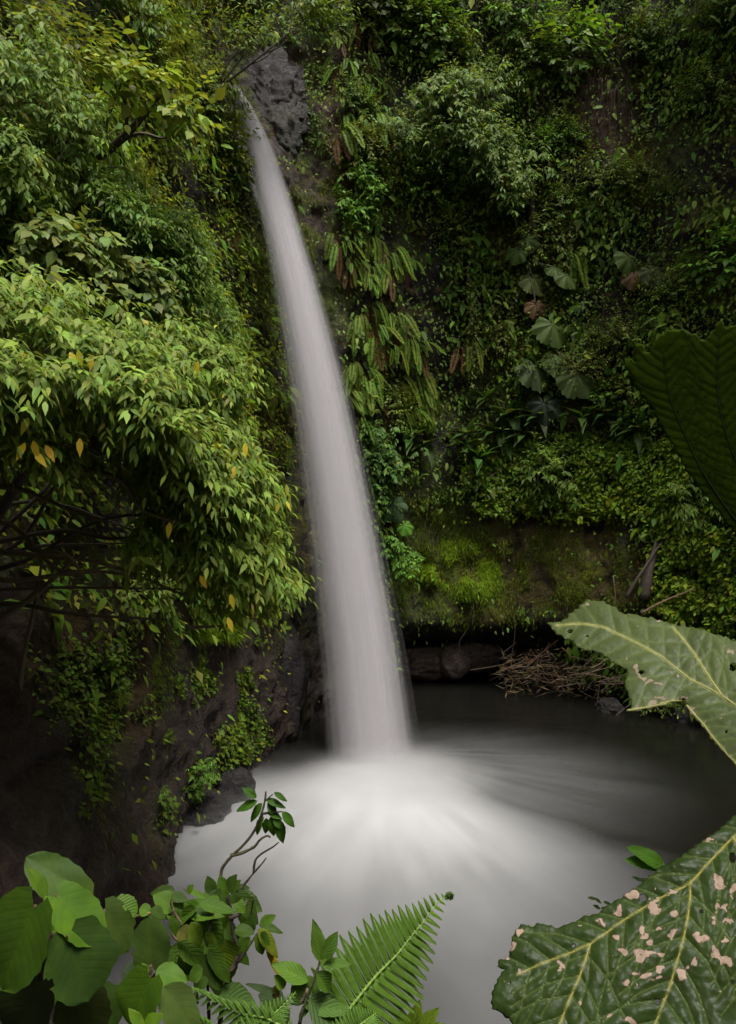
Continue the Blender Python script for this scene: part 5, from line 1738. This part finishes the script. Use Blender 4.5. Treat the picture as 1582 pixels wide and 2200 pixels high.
giant_leaf('giant_leaf', 'huge dark green leaf with many pinkish spots filling the lower right corner', G1, GV, W(1330, 2000, 1.45), (-.22, -.60, .77), M_GIANT, (.019, .034, .007), GS,
           [(*z8(1222, 505), 9, 9), (*z8(1565, 355), 7, 12), (*z8(1278, 902), 6, 6), (*z8(957, 690), 3, 3), (*z8(1447, 565), 4, 4), (*z8(1562, 830), 3, 4), (*z8(708, 838), 3, 3)], 4.2, 2.4, .0038, sub_gap=46, sub_len=170,
           stalk=[W(1640, 1760, 1.9), W(1720, 1900, 2.1), W(1760, 2350, 1.9)])
G2 = [z6(*p) for p in [(760, 290), (800, 275), (845, 255), (860, 235), (900, 215), (920, 190), (940, 180), (975, 188), (1010, 188), (1030, 205), (1060, 212), (1085, 240), (1120, 238), (1180, 250), (1240, 262), (1300, 278), (1360, 285), (1420, 300), (1500, 330), (1560, 350), (1620, 370), (1800, 430), (1900, 600), (1850, 800), (1750, 950), (1650, 960), (1580, 895), (1540, 855), (1500, 810), (1470, 770), (1430, 710), (1390, 670), (1375, 655), (1370, 625), (1350, 605), (1300, 615), (1250, 630), (1190, 645), (1130, 655), (1102, 660), (1125, 630), (1115, 600), (1105, 570), (1100, 540), (1108, 510), (1112, 490), (1080, 470), (1050, 455), (1030, 435), (990, 415), (960, 402), (925, 405), (890, 385), (870, 355), (830, 345), (800, 325), (785, 305)]]
GV2 = [[z6(*p) for p in q] for q in [[(1720, 720), (1600, 650), (1520, 595), (1450, 555), (1380, 520), (1260, 430), (1150, 370), (1080, 335), (1000, 300), (900, 283), (800, 290)], [(1520, 595), (1480, 535), (1450, 490), (1400, 410), (1370, 370), (1305, 290)], [(1720, 720), (1660, 600), (1640, 480), (1630, 400)], [(1366, 628), (1400, 672), (1440, 716), (1480, 772), (1540, 845), (1580, 885), (1640, 945)], [(1110, 655), (1190, 640), (1250, 625), (1300, 611), (1345, 607)]]]
GS2 = [(*z6(a, b), c * .4943, d * .4943) for a, b, c, d in [(1545, 395, 16, 16), (1215, 538, 16, 12), (1245, 548, 12, 9), (1160, 495, 18, 10), (1185, 512, 12, 9), (1240, 592, 22, 10), (1220, 628, 18, 14), (1320, 500, 14, 8), (1340, 620, 34, 12), (1385, 650, 20, 16), (895, 310, 10, 7), (940, 340, 9, 7), (935, 203, 12, 6), (1125, 435, 12, 14), (1450, 690, 8, 16), (1230, 272, 16, 5), (1470, 750, 12, 14), (1555, 860, 14, 12), (1500, 800, 10, 10), (1400, 655, 12, 12), (1525, 345, 8, 6), (1285, 438, 6, 6), (1150, 640, 12, 6), (1345, 560, 10, 5), (905, 212, 10, 6), (1060, 300, 7, 5), (1580, 420, 6, 8), (1570, 620, 8, 6), (1155, 300, 8, 5), (1510, 690, 9, 5)]]
giant_leaf('giant_leaf', 'large torn grey green leaf with a ragged left edge above the dark water', G2, GV2, W(1420, 1460, 2.1), (-.30, -.50, .81), M_TORN, (.042, .058, .015), GS2,
           [(*z6(1567, 475), 7, 9), (*z6(860, 318), 6, 4), (*z6(1170, 500), 7, 3), (*z6(1345, 607), 8, 4), (*z6(1540, 755), 3, 3), (*z6(935, 342), 3, 3)], 3.8, 2.4, .0030, sub_gap=40, sub_len=120, vein_r=.0034,
           stalk=[W(1655, 1560, 2.3), W(1760, 1700, 2.35), W(1850, 2300, 2.0)], vein_c=(.20, .20, .07))
G3 = [(1345, 790), (1352, 765), (1366, 778), (1362, 745), (1375, 738), (1395, 760), (1415, 722), (1440, 708), (1470, 706), (1500, 722), (1515, 735), (1535, 705), (1548, 685), (1562, 705), (1600, 690), (1700, 650), (1850, 700), (1950, 900), (1900, 1150), (1750, 1250), (1620, 1185), (1575, 1140), (1535, 1090), (1500, 1045), (1460, 985), (1430, 930), (1405, 885), (1385, 855), (1362, 825)]
GV3 = [[(1700, 1235), (1600, 1140), (1520, 1030), (1470, 930), (1435, 840), (1425, 760)], [(1700, 1235), (1620, 1080), (1560, 930), (1540, 820), (1545, 720)], [(1700, 1235), (1700, 1000), (1680, 800), (1690, 690)]]
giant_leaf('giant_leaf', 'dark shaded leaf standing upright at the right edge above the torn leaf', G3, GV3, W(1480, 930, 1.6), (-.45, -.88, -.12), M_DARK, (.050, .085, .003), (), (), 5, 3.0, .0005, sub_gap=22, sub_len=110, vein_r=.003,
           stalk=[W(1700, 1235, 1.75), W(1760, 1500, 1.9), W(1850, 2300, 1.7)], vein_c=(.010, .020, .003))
near_plant('seedling', 'small bright lobed leaf peeping from behind the spotted leaf edge', 'plant', W(*z8(1300, 480), 2.2), [((1300, 372), (1165, 300), 70, (.055, .14, .012)), ((1290, 385), (1150, 348), 60, (.05, .13, .012))], [([(1300, 372, 0), (1330, 420, .05), (1340, 560, .1)], .004, (.05, .08, .02))], z8, 2.0)
sb_ = empty('feathery_sprig', W(*z8(1060, 560), 2.2))
tag(sb_, 'faint feathery green sprig above the spotted leaf edge', 'plant')
for (a, b) in [(1010, 500), (1040, 505), (1070, 515), (1030, 530), (1060, 540), (1180, 420), (1200, 432)]:
    part('leaf', near_leaf(z8(a, b), z8(a + rng.uniform(25, 55), b + rng.uniform(-5, 25)), 8, 2.3, (.05, .09, .025), 'lance'), M_NEAR, sb_)
